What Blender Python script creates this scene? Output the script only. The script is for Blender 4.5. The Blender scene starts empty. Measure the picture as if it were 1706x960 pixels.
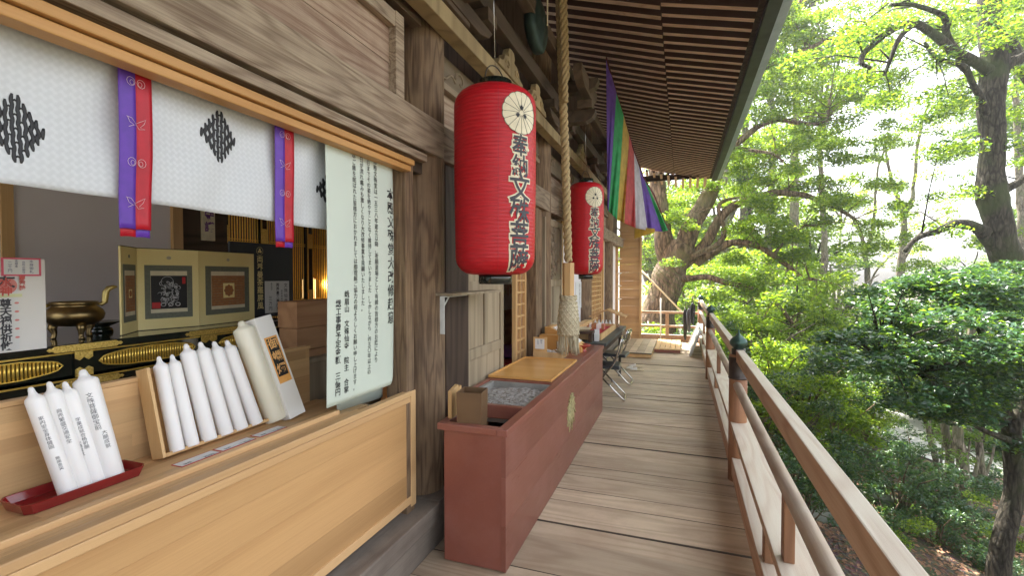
import bpy, bmesh, math, random
import numpy as np
from mathutils import Vector, Matrix, noise
R = math.radians
S = bpy.context.scene
COL = S.collection
random.seed(7)
rng = np.random.default_rng(11)

# ------------------------------------------------------------------ camera
cd = bpy.data.cameras.new('camera'); cam = bpy.data.objects.new('camera', cd); COL.objects.link(cam)
cam.location = (0, 0, 1.6)
cam.rotation_euler = (R(90 - 1.43), 0, R(19.55))
cd.sensor_width = 36; cd.lens = 36 * 800 / 1706
cd.clip_start = 0.05; cd.clip_end = 3000
S.camera = cam
# ------------------------------------------------------------------ world + sun
SUN_EL, SUN_AZ = 56, -38         # azimuth measured clockwise from +Y
W = bpy.data.worlds.new('World'); S.world = W; W.use_nodes = True
wn = W.node_tree; wn.nodes.clear()
sky = wn.nodes.new('ShaderNodeTexSky'); sky.sky_type = 'NISHITA'; sky.sun_disc = False
sky.sun_elevation = R(SUN_EL); sky.sun_rotation = R(SUN_AZ); sky.dust_density = 4; sky.air_density = 1; sky.altitude = 50
hs = wn.nodes.new('ShaderNodeHueSaturation'); hs.inputs['Saturation'].default_value = 0.3
bg = wn.nodes.new('ShaderNodeBackground'); bg.inputs[1].default_value = 0.15
wo = wn.nodes.new('ShaderNodeOutputWorld')
wn.links.new(sky.outputs[0], hs.inputs['Color']); wn.links.new(hs.outputs[0], bg.inputs[0]); wn.links.new(bg.outputs[0], wo.inputs[0])
sl = bpy.data.lights.new('sun', 'SUN'); sl.energy = 5; sl.angle = R(0.6); sl.color = (1, .95, .86)
so = bpy.data.objects.new('sun', sl); COL.objects.link(so)
el, az = R(SUN_EL), R(SUN_AZ)
sd = Vector((math.sin(az) * math.cos(el), math.cos(az) * math.cos(el), math.sin(el)))
so.rotation_euler = sd.to_track_quat('Z', 'Y').to_euler(); so.location = sd * 60
V = S.view_settings; V.view_transform = 'Standard'; V.look = 'None'; V.gamma = 1; V.exposure = 2.45
S.render.engine = 'CYCLES'; S.cycles.use_denoising = True; S.cycles.max_bounces = 10
S.cycles.diffuse_bounces = 6; S.cycles.transparent_max_bounces = 8; S.cycles.sample_clamp_indirect = 8

# ------------------------------------------------------------------ materials
MATS = {}
def newmat(name):
    m = bpy.data.materials.new(name); m.use_nodes = True
    nt = m.node_tree; nt.nodes.clear()
    out = nt.nodes.new('ShaderNodeOutputMaterial'); b = nt.nodes.new('ShaderNodeBsdfPrincipled')
    nt.links.new(b.outputs[0], out.inputs[0])
    MATS[name] = m
    return m, nt, b, out
def N(nt, t, **k):
    n = nt.nodes.new(t)
    for a, v in k.items():
        if a.startswith('i_'): n.inputs[a[2:].replace('_', ' ')].default_value = v
        else: setattr(n, a, v)
    return n
def L(nt, a, b): nt.links.new(a, b)
def mth(nt, op, a, b=None, c=None):
    n = nt.nodes.new('ShaderNodeMath'); n.operation = op
    for i, x in enumerate((a, b, c)):
        if x is None: continue
        if isinstance(x, (int, float)): n.inputs[i].default_value = x
        else: nt.links.new(x, n.inputs[i])
    return n.outputs[0]
def mixc(nt, fac, a, b, mode='MIX'):
    n = nt.nodes.new('ShaderNodeMix'); n.data_type = 'RGBA'; n.blend_type = mode
    for s, x in ((n.inputs[0], fac), (n.inputs[6], a), (n.inputs[7], b)):
        if isinstance(x, (int, float)): s.default_value = x
        elif isinstance(x, tuple): s.default_value = (*x, 1) if len(x) == 3 else x
        else: nt.links.new(x, s)
    return n.outputs[2]
def ramp(nt, fac, stops):
    n = nt.nodes.new('ShaderNodeValToRGB'); cr = n.color_ramp
    while len(cr.elements) < len(stops): cr.elements.new(0.5)
    for e, (p, c) in zip(cr.elements, stops):
        e.position = p; e.color = (*c, 1) if isinstance(c, tuple) else (c, c, c, 1)
    nt.links.new(fac, n.inputs[0]); return n.outputs[0]

def wood(name, c1, c2, axis='Y', rough=.6, ring=9., rsc=3.5, ring_amt=.5, fibre=.35, var=.25, stain=None, bump=.25, spec=.3, stretch=.11, coat=0, top_light=None, edge=None, side=None):
    """c1 = pale early wood, c2 = darker late wood; grain runs along axis"""
    m, nt, b, out = newmat(name)
    tc = N(nt, 'ShaderNodeTexCoord'); at = N(nt, 'ShaderNodeAttribute', attribute_name='var')
    oi = N(nt, 'ShaderNodeObjectInfo')
    off = mth(nt, 'ADD', mth(nt, 'MULTIPLY', at.outputs['Fac'], 37.), mth(nt, 'MULTIPLY', oi.outputs['Random'], 61.))
    cmb = N(nt, 'ShaderNodeCombineXYZ')
    for i in range(3): L(nt, off, cmb.inputs[i])
    add = N(nt, 'ShaderNodeVectorMath', operation='ADD'); L(nt, tc.outputs['Object'], add.inputs[0]); L(nt, cmb.outputs[0], add.inputs[1])
    mp = N(nt, 'ShaderNodeMapping'); L(nt, add.outputs[0], mp.inputs[0])
    sc = [1, 1, 1]; sc['XYZ'.index(axis)] = stretch; mp.inputs['Scale'].default_value = sc
    mf = N(nt, 'ShaderNodeMapping'); L(nt, add.outputs[0], mf.inputs[0])
    sc = [1, 1, 1]; sc['XYZ'.index(axis)] = .018; mf.inputs['Scale'].default_value = sc
    n1 = N(nt, 'ShaderNodeTexNoise'); n1.inputs['Scale'].default_value = rsc; n1.inputs['Detail'].default_value = 2; n1.inputs['Roughness'].default_value = .45
    L(nt, mp.outputs[0], n1.inputs['Vector'])
    w = mth(nt, 'SINE', mth(nt, 'MULTIPLY', n1.outputs[0], ring * 6.28))
    w = mth(nt, 'POWER', mth(nt, 'MULTIPLY_ADD', w, .5, .5), 1.7)
    n2 = N(nt, 'ShaderNodeTexNoise'); n2.inputs['Scale'].default_value = 190; n2.inputs['Detail'].default_value = 3
    L(nt, mf.outputs[0], n2.inputs['Vector'])
    n3 = N(nt, 'ShaderNodeTexNoise'); n3.inputs['Scale'].default_value = 2.2; n3.inputs['Detail'].default_value = 4; L(nt, mp.outputs[0], n3.inputs['Vector'])
    f = mth(nt, 'ADD', mth(nt, 'MULTIPLY', w, ring_amt), mth(nt, 'MULTIPLY', mth(nt, 'SUBTRACT', n2.outputs[0], .35), fibre * 2))
    f = mth(nt, 'ADD', f, mth(nt, 'MULTIPLY', mth(nt, 'SUBTRACT', n3.outputs[0], .5), .7))
    cn = N(nt, 'ShaderNodeClamp'); L(nt, f, cn.inputs[0])
    col = mixc(nt, cn.outputs[0], c1, c2)
    vv = mth(nt, 'ADD', 1 - var, mth(nt, 'MULTIPLY', at.outputs['Fac'], 2 * var))
    cv = N(nt, 'ShaderNodeCombineColor')
    for i in range(3): L(nt, vv, cv.inputs[i])
    col = mixc(nt, 1., col, cv.outputs[0], 'MULTIPLY')
    if stain:
        n4 = N(nt, 'ShaderNodeTexNoise'); n4.inputs['Scale'].default_value = 3.1; n4.inputs['Detail'].default_value = 7; n4.inputs['Roughness'].default_value = .65
        L(nt, add.outputs[0], n4.inputs['Vector'])
        sf = ramp(nt, n4.outputs[0], [(.42, 0.), (.7, 1.)])
        sm = N(nt, 'ShaderNodeRGBToBW'); L(nt, sf, sm.inputs[0])
        col = mixc(nt, mth(nt, 'MULTIPLY', sm.outputs[0], stain[3]), col, stain[:3])
    if top_light:            # upper faces mixed paler, skylight on the rail tops put into the colour
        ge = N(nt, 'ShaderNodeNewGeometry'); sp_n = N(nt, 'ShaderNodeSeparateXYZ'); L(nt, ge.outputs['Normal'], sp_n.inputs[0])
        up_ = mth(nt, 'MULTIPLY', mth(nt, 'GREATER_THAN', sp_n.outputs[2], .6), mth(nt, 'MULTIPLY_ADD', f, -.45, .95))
        cu_ = N(nt, 'ShaderNodeClamp'); L(nt, up_, cu_.inputs[0]); col = mixc(nt, cu_.outputs[0], col, top_light)
    if side:              # sides darkened, shade between the rafters painted into the colour
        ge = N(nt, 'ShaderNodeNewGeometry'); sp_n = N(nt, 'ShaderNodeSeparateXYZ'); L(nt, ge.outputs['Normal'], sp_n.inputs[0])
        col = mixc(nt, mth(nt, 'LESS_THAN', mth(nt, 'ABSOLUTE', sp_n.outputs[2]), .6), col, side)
    if edge:              # darker sides of the boards, down in the joints
        ge = N(nt, 'ShaderNodeNewGeometry'); sp_n = N(nt, 'ShaderNodeSeparateXYZ'); L(nt, ge.outputs['Normal'], sp_n.inputs[0])
        col = mixc(nt, mth(nt, 'LESS_THAN', sp_n.outputs[2], .55), col, edge)
    L(nt, col, b.inputs['Base Color'])
    L(nt, mth(nt, 'MULTIPLY_ADD', f, .15, rough - .05), b.inputs['Roughness'])
    b.inputs['Specular IOR Level'].default_value = spec; b.inputs['Coat Weight'].default_value = coat; b.inputs['Coat Roughness'].default_value = .25
    bp = N(nt, 'ShaderNodeBump'); bp.inputs['Strength'].default_value = bump; bp.inputs['Distance'].default_value = .004
    L(nt, mth(nt, 'SUBTRACT', 1, f), bp.inputs['Height']); L(nt, bp.outputs[0], b.inputs['Normal'])
    return m

def plain(name, c, rough=.5, metal=0., c2=None, sc=20., bump=0., spec=.5, coat=0., sub=0., trans=0., tilt=(1, 1, 1), emit=None, detail=4):
    m, nt, b, out = newmat(name)
    b.inputs['Metallic'].default_value = metal; b.inputs['Roughness'].default_value = rough; b.inputs['Specular IOR Level'].default_value = spec
    b.inputs['Coat Weight'].default_value = coat; b.inputs['Coat Roughness'].default_value = .1
    tc = N(nt, 'ShaderNodeTexCoord'); mp = N(nt, 'ShaderNodeMapping'); mp.inputs['Scale'].default_value = tilt; L(nt, tc.outputs['Object'], mp.inputs[0])
    n = N(nt, 'ShaderNodeTexNoise'); n.inputs['Scale'].default_value = sc; n.inputs['Detail'].default_value = detail; L(nt, mp.outputs[0], n.inputs['Vector'])
    c2 = c2 or tuple(x * .86 for x in c)
    fac = ramp(nt, n.outputs[0], [(.35, 0.), (.68, 1.)])
    L(nt, mixc(nt, fac, c, c2), b.inputs['Base Color'])
    if bump:
        bp = N(nt, 'ShaderNodeBump'); bp.inputs['Strength'].default_value = bump; bp.inputs['Distance'].default_value = .005
        L(nt, n.outputs[0], bp.inputs['Height']); L(nt, bp.outputs[0], b.inputs['Normal'])
    if sub:
        b.inputs['Subsurface Weight'].default_value = sub; b.inputs['Subsurface Radius'].default_value = (.02, .015, .012)
    if trans:
        tr = N(nt, 'ShaderNodeBsdfTranslucent'); L(nt, mixc(nt, fac, c, c2), tr.inputs[0])
        ms = N(nt, 'ShaderNodeMixShader'); ms.inputs[0].default_value = trans
        L(nt, b.outputs[0], ms.inputs[1]); L(nt, tr.outputs[0], ms.inputs[2]); L(nt, ms.outputs[0], out.inputs[0])
    if emit:
        b.inputs['Emission Color'].default_value = (*c, 1); b.inputs['Emission Strength'].default_value = emit
    return m

# ------------------------------------------------------------------ mesh builder
class MB:
    def __init__(s): s.v = []; s.f = []; s.var = []; s.sm = []
    def add(s, vs, fs, smooth=False, var=None):
        o = len(s.v); s.v += [tuple(p) for p in vs]; r = random.random() if var is None else var
        for f in fs: s.f.append(tuple(i + o for i in f)); s.var.append(r); s.sm.append(smooth)
        return s
    def box(s, x0, x1, y0, y1, z0, z1, var=None):
        v = [(x, y, z) for x in (x0, x1) for y in (y0, y1) for z in (z0, z1)]
        return s.add(v, [(0, 1, 3, 2), (4, 6, 7, 5), (0, 4, 5, 1), (2, 3, 7, 6), (0, 2, 6, 4), (1, 5, 7, 3)], var=var)
    def obox(s, c, u, v, w, var=None):      # centre and three half-extent vectors
        c, u, v, w = map(Vector, (c, u, v, w))
        p = [c + a * u + b * v + d * w for a in (-1, 1) for b in (-1, 1) for d in (-1, 1)]
        return s.add(p, [(0, 1, 3, 2), (4, 6, 7, 5), (0, 4, 5, 1), (2, 3, 7, 6), (0, 2, 6, 4), (1, 5, 7, 3)], var=var)
    def beam(s, a, b, w, h, up=(0, 0, 1), var=None):
        a, b = Vector(a), Vector(b); d = (b - a); u = Vector(up); r = d.cross(u).normalized(); u = r.cross(d).normalized()
        return s.obox((a + b) / 2, d / 2, r * w / 2, u * h / 2, var)
    def prism(s, poly, axis, lo, hi, smooth=False, var=None):   # poly in the two remaining axes (order XY / XZ / YZ)
        n = len(poly)
        def mk(p, t): return {'X': (t, p[0], p[1]), 'Y': (p[0], t, p[1]), 'Z': (p[0], p[1], t)}[axis]
        v = [mk(p, lo) for p in poly] + [mk(p, hi) for p in poly]
        r = random.random() if var is None else var
        s.add(v, [tuple(range(n))[::-1], tuple(range(n, 2 * n))], False, r)
        o = len(s.v) - 2 * n
        for i in range(n):
            s.f.append((o + i, o + (i + 1) % n, o + n + (i + 1) % n, o + n + i)); s.var.append(r); s.sm.append(smooth)
        return s
    def tube(s, pts, rad, seg=8, cap=True, var=None, close=False):
        pts = [Vector(p) for p in pts]; n = len(pts)
        rad = [rad] * n if isinstance(rad, (int, float)) else rad
        vs = []; prev = None
        for i, p in enumerate(pts):
            t = (pts[(i + 1) % n if close else min(i + 1, n - 1)] - pts[i - 1 if close else max(i - 1, 0)])
            t = t.normalized() if t.length > 1e-9 else Vector((0, 0, 1))
            if prev is None:
                a = Vector((0, 0, 1)) if abs(t.z) < .9 else Vector((1, 0, 0)); prev = t.cross(a).normalized()
            u = (prev - t * prev.dot(t)); u = u.normalized() if u.length > 1e-6 else prev; w = t.cross(u); prev = u
            for k in range(seg):
                an = 2 * math.pi * k / seg; vs.append(p + (u * math.cos(an) + w * math.sin(an)) * rad[i])
        fs = [(i * seg + k, i * seg + (k + 1) % seg, ((i + 1) % n) * seg + (k + 1) % seg, ((i + 1) % n) * seg + k) for i in range(n if close else n - 1) for k in range(seg)]
        if cap and not close: fs += [tuple(range(seg))[::-1], tuple(range((n - 1) * seg, n * seg))]
        return s.add(vs, fs, True, var)
    def lathe(s, prof, c=(0, 0, 0), seg=32, var=None, smooth=True, sx=1, sy=1):   # prof: (r, z)
        vs = [(c[0] + r * sx * math.cos(2 * math.pi * k / seg), c[1] + r * sy * math.sin(2 * math.pi * k / seg), c[2] + z) for r, z in prof for k in range(seg)]
        n = len(prof)
        fs = [(i * seg + k, i * seg + (k + 1) % seg, (i + 1) * seg + (k + 1) % seg, (i + 1) * seg + k) for i in range(n - 1) for k in range(seg)]
        if prof[0][0] > 1e-5: fs.append(tuple(range(seg))[::-1])
        if prof[-1][0] > 1e-5: fs.append(tuple(range((n - 1) * seg, n * seg)))
        return s.add(vs, fs, smooth, var)
    def grid(s, fn, nu, nv, smooth=True, var=None):
        vs = [fn(i / nu, j / nv) for i in range(nu + 1) for j in range(nv + 1)]
        return s.add(vs, [(i * (nv + 1) + j, (i + 1) * (nv + 1) + j, (i + 1) * (nv + 1) + j + 1, i * (nv + 1) + j + 1) for i in range(nu) for j in range(nv)], smooth, var)

OFF = {}
def tag(o, label=None, cat=None, group=None, kind=None):
    if label: o['label'] = label
    if cat: o['category'] = cat
    if group: o['group'] = group
    if kind: o['kind'] = kind
    return o
def thing(name, loc, label, cat, group=None, rz=0):
    o = bpy.data.objects.new(name, None); COL.objects.link(o); o.empty_display_size = .1
    o.location = loc; o.rotation_euler = (0, 0, rz); OFF[o.name] = Vector(loc)
    return tag(o, label, cat, group)
def obj(name, mb, mat, parent=None, bevel=0, solid=0, local=False, sub=0, seg=2, angle=35):
    """mesh authored in world coordinates (or the parent's own frame when local)"""
    off = Vector((0, 0, 0))
    if parent is not None and not local: off = OFF[parent.name]
    me = bpy.data.meshes.new(name)
    me.from_pydata([(p[0] - off.x, p[1] - off.y, p[2] - off.z) for p in mb.v], [], mb.f)
    me.polygons.foreach_set('use_smooth', mb.sm)
    a = me.attributes.new('var', 'FLOAT', 'FACE'); a.data.foreach_set('value', mb.var)
    me.materials.append(MATS[mat] if isinstance(mat, str) else mat); me.update()
    o = bpy.data.objects.new(name, me); COL.objects.link(o)
    if parent is not None: o.parent = parent
    OFF[o.name] = off
    if solid: md = o.modifiers.new('solid', 'SOLIDIFY'); md.thickness = solid; md.offset = 0
    if sub: md = o.modifiers.new('sub', 'SUBSURF'); md.levels = sub; md.render_levels = sub
    if bevel:
        md = o.modifiers.new('bevel', 'BEVEL'); md.width = bevel; md.segments = seg; md.limit_method = 'ANGLE'; md.angle_limit = R(angle)
    return o
def copy_tree(o, parent=None):
    c = o.copy(); COL.objects.link(c)
    OFF[c.name] = OFF.get(o.name, Vector())
    if parent is not None: c.parent = parent
    for ch in list(o.children): copy_tree(ch, c)
    return c
def top(name, mb, mat, label, cat, loc, group=None, **k):
    """a thing that is a single mesh, with its origin at loc"""
    e = bpy.data.objects.new('tmp', None); OFF['tmp'] = Vector(loc)
    off = Vector(loc); mb.v = [(p[0] - off.x, p[1] - off.y, p[2] - off.z) for p in mb.v]
    bpy.data.objects.remove(e)
    o = obj(name, mb, mat, None, **k); o.location = loc; OFF[o.name] = off
    return tag(o, label, cat, group)

_tc = {}
def glyphs(body, size, line=1.0, bold=0., res=3, sp=1.0, cut=0.):
    """text outline mesh in its own xy plane, centred in x, top at y=0"""
    key = (body, size, line, bold, res, sp, cut)
    if key in _tc: return _tc[key]
    c = bpy.data.curves.new('t', 'FONT'); c.body = body; c.size = size; c.align_x = 'CENTER'; c.align_y = 'TOP'
    c.space_line = line; c.offset = bold; c.resolution_u = res; c.space_character = sp
    o = bpy.data.objects.new('t', c); COL.objects.link(o)
    dg = bpy.context.evaluated_depsgraph_get(); m = bpy.data.meshes.new_from_object(o.evaluated_get(dg))
    if cut:       # slice into narrow strips so that the writing can follow a curved surface
        bm = bmesh.new(); bm.from_mesh(m); bmesh.ops.triangulate(bm, faces=bm.faces)
        xs = [v.co.x for v in bm.verts]; ys = [v.co.y for v in bm.verts]
        for ax_i, (lo, hi) in ((0, (min(xs), max(xs))), (1, (min(ys), max(ys)))):
            t = lo + cut
            while t < hi:
                nrm = [0, 0, 0]; nrm[ax_i] = 1; cp = [0, 0, 0]; cp[ax_i] = t
                bmesh.ops.bisect_plane(bm, geom=bm.verts[:] + bm.edges[:] + bm.faces[:], plane_co=cp, plane_no=nrm); t += cut
        bm.to_mesh(m); bm.free()
    n = len(m.vertices); co = np.empty(n * 3); m.vertices.foreach_get('co', co); co = co.reshape(-1, 3)
    fs = [tuple(p.vertices) for p in m.polygons]
    bpy.data.objects.remove(o); bpy.data.curves.remove(c); bpy.data.meshes.remove(m)
    _tc[key] = (co, fs); return _tc[key]
def text(mb, body, size, origin, right=(0, 1, 0), up=(0, 0, 1), line=1.0, bold=0., lift=.0015, vertical=True, res=3, fn=None, sp=1.0, sx=1.0, cut=0.):
    if vertical: body = '\n'.join(body)
    co, fs = glyphs(body, size, line, bold, res, sp, cut)
    o, r, u = Vector(origin), Vector(right).normalized(), Vector(up).normalized(); n = r.cross(u)
    if fn: vs = [fn(x * sx, y) for x, y, _ in co]
    else: vs = [o + r * (x * sx) + u * y + n * lift for x, y, _ in co]
    mb.add(vs, fs, False, .5)

# pixel of the photograph (1706 wide) -> world point on a plane, used to read off real positions
_f = cam.rotation_euler.to_matrix()
def at(u, v, X=None, Y=None, Z=None, d=None):
    r = _f @ Vector(((u - 853) / 800, -(v - 480) / 800, -1)); o = Vector((0, 0, 1.6))
    t = X / r.x if X is not None else Y / r.y if Y is not None else (Z - 1.6) / r.z if Z is not None else d
    return o + r * t

# palette -----------------------------------------------------------------
wood('old_beam_wood', (.42, .335, .235), (.17, .115, .075), 'Y', rough=.75, ring=13, rsc=6.5, ring_amt=.5, fibre=.7, bump=.5, var=.15, stain=(.14, .10, .075, .4))
wood('old_board_wood', (.42, .32, .23), (.19, .11, .075), 'Y', rough=.75, ring=10, rsc=5.5, ring_amt=.5, fibre=.7, bump=.4, var=.12, stain=(.17, .09, .06, .5))
wood('pillar_wood', (.28, .185, .105), (.085, .047, .028), 'Z', rough=.75, ring=8, rsc=9, ring_amt=.5, fibre=.6, bump=.7, var=.1, stain=(.08, .055, .04, .5), stretch=.14)
wood('dark_wood', (.075, .045, .03), (.03, .018, .013), 'Z', rough=.7, bump=.3)
wood('dark_beam_wood', (.12, .08, .05), (.045, .03, .02), 'Y', rough=.75, ring=7, bump=.4, stain=(.07, .05, .035, .5))
wood('new_trim_wood', (.52, .28, .095), (.37, .175, .05), 'Y', rough=.5, ring=7, ring_amt=.4, fibre=.3, bump=.1, var=.08)
wood('counter_wood', (.64, .415, .205), (.44, .25, .11), 'Y', rough=.45, ring=4.5, rsc=2.4, ring_amt=.45, fibre=.3, bump=.08, var=.13, spec=.4, stretch=.07)
wood('counter_panel_wood', (.57, .34, .15), (.41, .225, .088), 'Y', rough=.4, ring=7, rsc=2.4, ring_amt=.4, fibre=.4, bump=.08, var=.13, spec=.4, stretch=.05)
wood('light_wood', (.66, .43, .20), (.47, .26, .10), 'Z', rough=.5, ring=6, ring_amt=.4, bump=.1, var=.1)
wood('grey_wood', (.34, .275, .185), (.20, .15, .095), 'Z', rough=.75, ring=6, ring_amt=.5, bump=.25, var=.12)
wood('deck_wood', (.59, .47, .335), (.38, .285, .195), 'X', rough=.5, ring=10, rsc=3.5, ring_amt=.5, fibre=.45, bump=.35, var=.22, stain=(.33, .22, .145, .5), spec=.35, edge=(.10, .078, .058))
wood('sill_wood', (.30, .26, .215), (.15, .12, .10), 'Y', rough=.7, ring=5, bump=.5, var=.2, stain=(.1, .075, .06, .5))
wood('rail_wood', (.50, .31, .185), (.31, .165, .09), 'Y', rough=.5, ring=9, rsc=5, ring_amt=.5, bump=.25, var=.1, stain=(.40, .30, .22, .3), top_light=(.60, .545, .45))
wood('round_rail_wood', (.42, .33, .25), (.25, .18, .13), 'Y', rough=.5, ring=6, rsc=8, bump=.3, stain=(.5, .45, .38, .4))
wood('post_wood', (.30, .15, .075), (.15, .065, .035), 'Z', rough=.55, ring=7, bump=.2)
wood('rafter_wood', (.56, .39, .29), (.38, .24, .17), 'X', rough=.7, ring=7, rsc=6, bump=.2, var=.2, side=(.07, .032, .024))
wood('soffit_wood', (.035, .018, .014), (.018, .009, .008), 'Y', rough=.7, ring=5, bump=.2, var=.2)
wood('red_lacquer_wood', (.235, .075, .05), (.17, .05, .036), 'Y', rough=.33, ring=3, rsc=1.6, ring_amt=.35, fibre=.5, bump=.15, var=.16, stain=(.29, .12, .095, .6), spec=.6, stretch=.06)
wood('orange_board_wood', (.70, .38, .12), (.56, .27, .075), 'X', rough=.35, ring=4, ring_amt=.35, fibre=.3, bump=.05, var=.05, coat=.2)
wood('chest_wood', (.47, .27, .14), (.29, .14, .07), 'Y', rough=.6, ring=8, ring_amt=.5, bump=.15, var=.2)
wood('plank_screen_wood', (.52, .31, .14), (.34, .18, .08), 'X', rough=.6, ring=5, bump=.1, var=.12)
wood('carving_wood', (.26, .20, .135), (.18, .14, .095), 'Y', rough=.8, ring=4, bump=.4, stain=(.1, .075, .05, .4))
wood('yellow_carving_wood', (.36, .27, .14), (.19, .135, .075), 'Z', rough=.8, ring=4, bump=.4)
plain('lantern_red', (.60, .012, .022), .42, c2=(.47, .008, .016), sc=14, tilt=(1, 1, 9), spec=.4, trans=.12, bump=.1)
plain('lantern_lacquer', (.008, .012, .010), .12, c2=(.012, .02, .016), spec=.6, coat=.4)
plain('cream_paint', (.78, .70, .50), .6)
plain('ink_black', (.012, .012, .014), .55)
plain('ink_grey', (.05, .05, .06), .6)
plain('ink_blue', (.06, .08, .2), .6)
plain('ink_red', (.55, .03, .03), .6)
plain('ink_purple', (.18, .05, .25), .6)
plain('paper_white', (.80, .80, .78), .75, c2=(.76, .76, .74), sc=8, trans=.1)
plain('poster_paper', (.62, .69, .60), .6, c2=(.58, .65, .57), sc=3, trans=.1)
plain('candle_wax', (.84, .82, .80), .32, c2=(.80, .78, .77), sc=5, sub=.35, spec=.5)
plain('candle_wax_cream', (.80, .76, .62), .35, c2=(.75, .71, .57), sc=5, sub=.35)
plain('carton_white', (.82, .80, .76), .5, c2=(.78, .76, .72), sc=4)
plain('gold', (.95, .68, .15), .3, .65, c2=(.85, .55, .09), sc=60, bump=.15)
plain('gold_rough', (.95, .70, .2), .36, .65, c2=(.6, .38, .06), sc=140, bump=.8)
plain('gold_paper', (.93, .79, .38), .5, 0., c2=(.86, .71, .31), sc=5)
plain('black_lacquer', (.006, .008, .008), .1, c2=(.012, .02, .014), spec=.6, coat=.5)
plain('bronze', (.30, .21, .09), .33, 1., c2=(.18, .13, .06), sc=9, bump=.1)
plain('brass', (.55, .44, .17), .4, 1., c2=(.42, .34, .14), sc=70, bump=.5)
plain('brown_enamel', (.15, .085, .04), .45, c2=(.11, .06, .03), sc=6, spec=.4)
plain('verdigris', (.022, .052, .043), .32, .55, c2=(.05, .095, .075), sc=14, bump=.1)
plain('gong_bronze', (.014, .03, .027), .5, .5, c2=(.03, .06, .05), sc=10, bump=.2)
plain('dark_metal', (.045, .035, .03), .4, .6, c2=(.07, .055, .045), sc=12)
plain('steel', (.62, .60, .57), .2, 1., c2=(.5, .48, .45), sc=30)
plain('white_metal', (.62, .63, .6), .4, c2=(.5, .5, .48), sc=20)
plain('black_vinyl', (.022, .028, .032), .38, c2=(.03, .035, .04), sc=60, bump=.15)
plain('tray_red', (.23, .012, .014), .2, c2=(.19, .01, .012), sc=6, coat=.4)
plain('dish_red', (.42, .05, .03), .3, coat=.3)
plain('red_cloth', (.45, .02, .03), .85, sc=80, bump=.2)
plain('purple_cloth', (.13, .02, .16), .85, c2=(.09, .012, .12), sc=30, bump=.3)
plain('plaster', (.82, .785, .80), .85, c2=(.78, .745, .76), sc=3, bump=.05)
plain('card_black', (.022, .025, .032), .45, c2=(.028, .031, .04), sc=4)
plain('ash', (.42, .40, .37), .95, c2=(.20, .18, .16), sc=45, bump=1., detail=8)
plain('ash_tub_metal', (.36, .35, .32), .55, .3, c2=(.27, .26, .24), sc=10)
plain('rope_hemp', (.50, .38, .20), .85, c2=(.34, .24, .12), sc=90, bump=.6)
plain('tassel_cord', (.60, .53, .37), .85, c2=(.46, .40, .27), sc=120, bump=.5)
plain('ribbon_purple', (.115, .035, .36), .45, c2=(.09, .03, .30), sc=30, spec=.4)
plain('ribbon_red', (.44, .006, .02), .45, c2=(.36, .005, .016), sc=30, spec=.4)
plain('thread_white', (.75, .6, .62), .6)
for nm, c in (('purple', (.33, .18, .68)), ('green', (.12, .65, .28)), ('yellow', (.85, .66, .18)), ('red', (.82, .20, .20)), ('white', (.84, .82, .86))):
    plain('flag_' + nm, c, .6, c2=tuple(x * .8 for x in c), sc=12, trans=.7)
plain('grey_paint', (.42, .42, .38), .6, c2=(.36, .36, .33), sc=6)
plain('straw', (.66, .56, .38), .8, c2=(.52, .43, .28), sc=60, bump=.4)
plain('slate_metal', (.05, .055, .055), .5, .3, c2=(.08, .09, .085), sc=5)
plain('roof_copper', (.40, .45, .56), .3, .1, c2=(.31, .36, .45), sc=7)
plain('umbrella_black', (.012, .012, .016), .6)
plain('skin_off_white', (.78, .74, .66), .7)
plain('mandala_orange', (.45, .17, .05), .7, c2=(.30, .14, .07), sc=70)
plain('mandala_brown', (.33, .15, .06), .7, c2=(.40, .24, .12), sc=50)
plain('mount_grey', (.18, .19, .14), .7, c2=(.14, .15, .115), sc=90, bump=.2)
plain('ink_white', (.7, .7, .72), .6)
plain('lamp_glow', (1., .62, .25), .5, emit=.9)
plain('red_print', (.66, .12, .10), .7)
plain('red_print_pale', (.75, .28, .25), .7)

def brocade():
    m, nt, b, out = newmat('brocade')
    tc = N(nt, 'ShaderNodeTexCoord'); sp = N(nt, 'ShaderNodeSeparateXYZ'); L(nt, tc.outputs['Object'], sp.inputs[0])
    k = 2 * math.pi / .040
    a = mth(nt, 'SINE', mth(nt, 'MULTIPLY', mth(nt, 'ADD', sp.outputs[1], sp.outputs[2]), k))
    c = mth(nt, 'SINE', mth(nt, 'MULTIPLY', mth(nt, 'SUBTRACT', sp.outputs[1], sp.outputs[2]), k))
    p = mth(nt, 'MULTIPLY', a, c)
    a2 = mth(nt, 'SINE', mth(nt, 'MULTIPLY', sp.outputs[1], k * 2)); c2 = mth(nt, 'SINE', mth(nt, 'MULTIPLY', sp.outputs[2], k * 2))
    f = mth(nt, 'ADD', mth(nt, 'MULTIPLY', p, .5), mth(nt, 'MULTIPLY', mth(nt, 'MULTIPLY', a2, c2), .6))
    f = mth(nt, 'MULTIPLY_ADD', f, 1.1, .35)
    cl = N(nt, 'ShaderNodeClamp'); L(nt, f, cl.inputs[0])
    L(nt, mixc(nt, cl.outputs[0], (.52, .54, .555), (.565, .585, .60)), b.inputs['Base Color'])
    L(nt, mth(nt, 'MULTIPLY_ADD', cl.outputs[0], -.2, .55), b.inputs['Roughness'])
    b.inputs['Sheen Weight'].default_value = .2
    return m
brocade()
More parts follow.
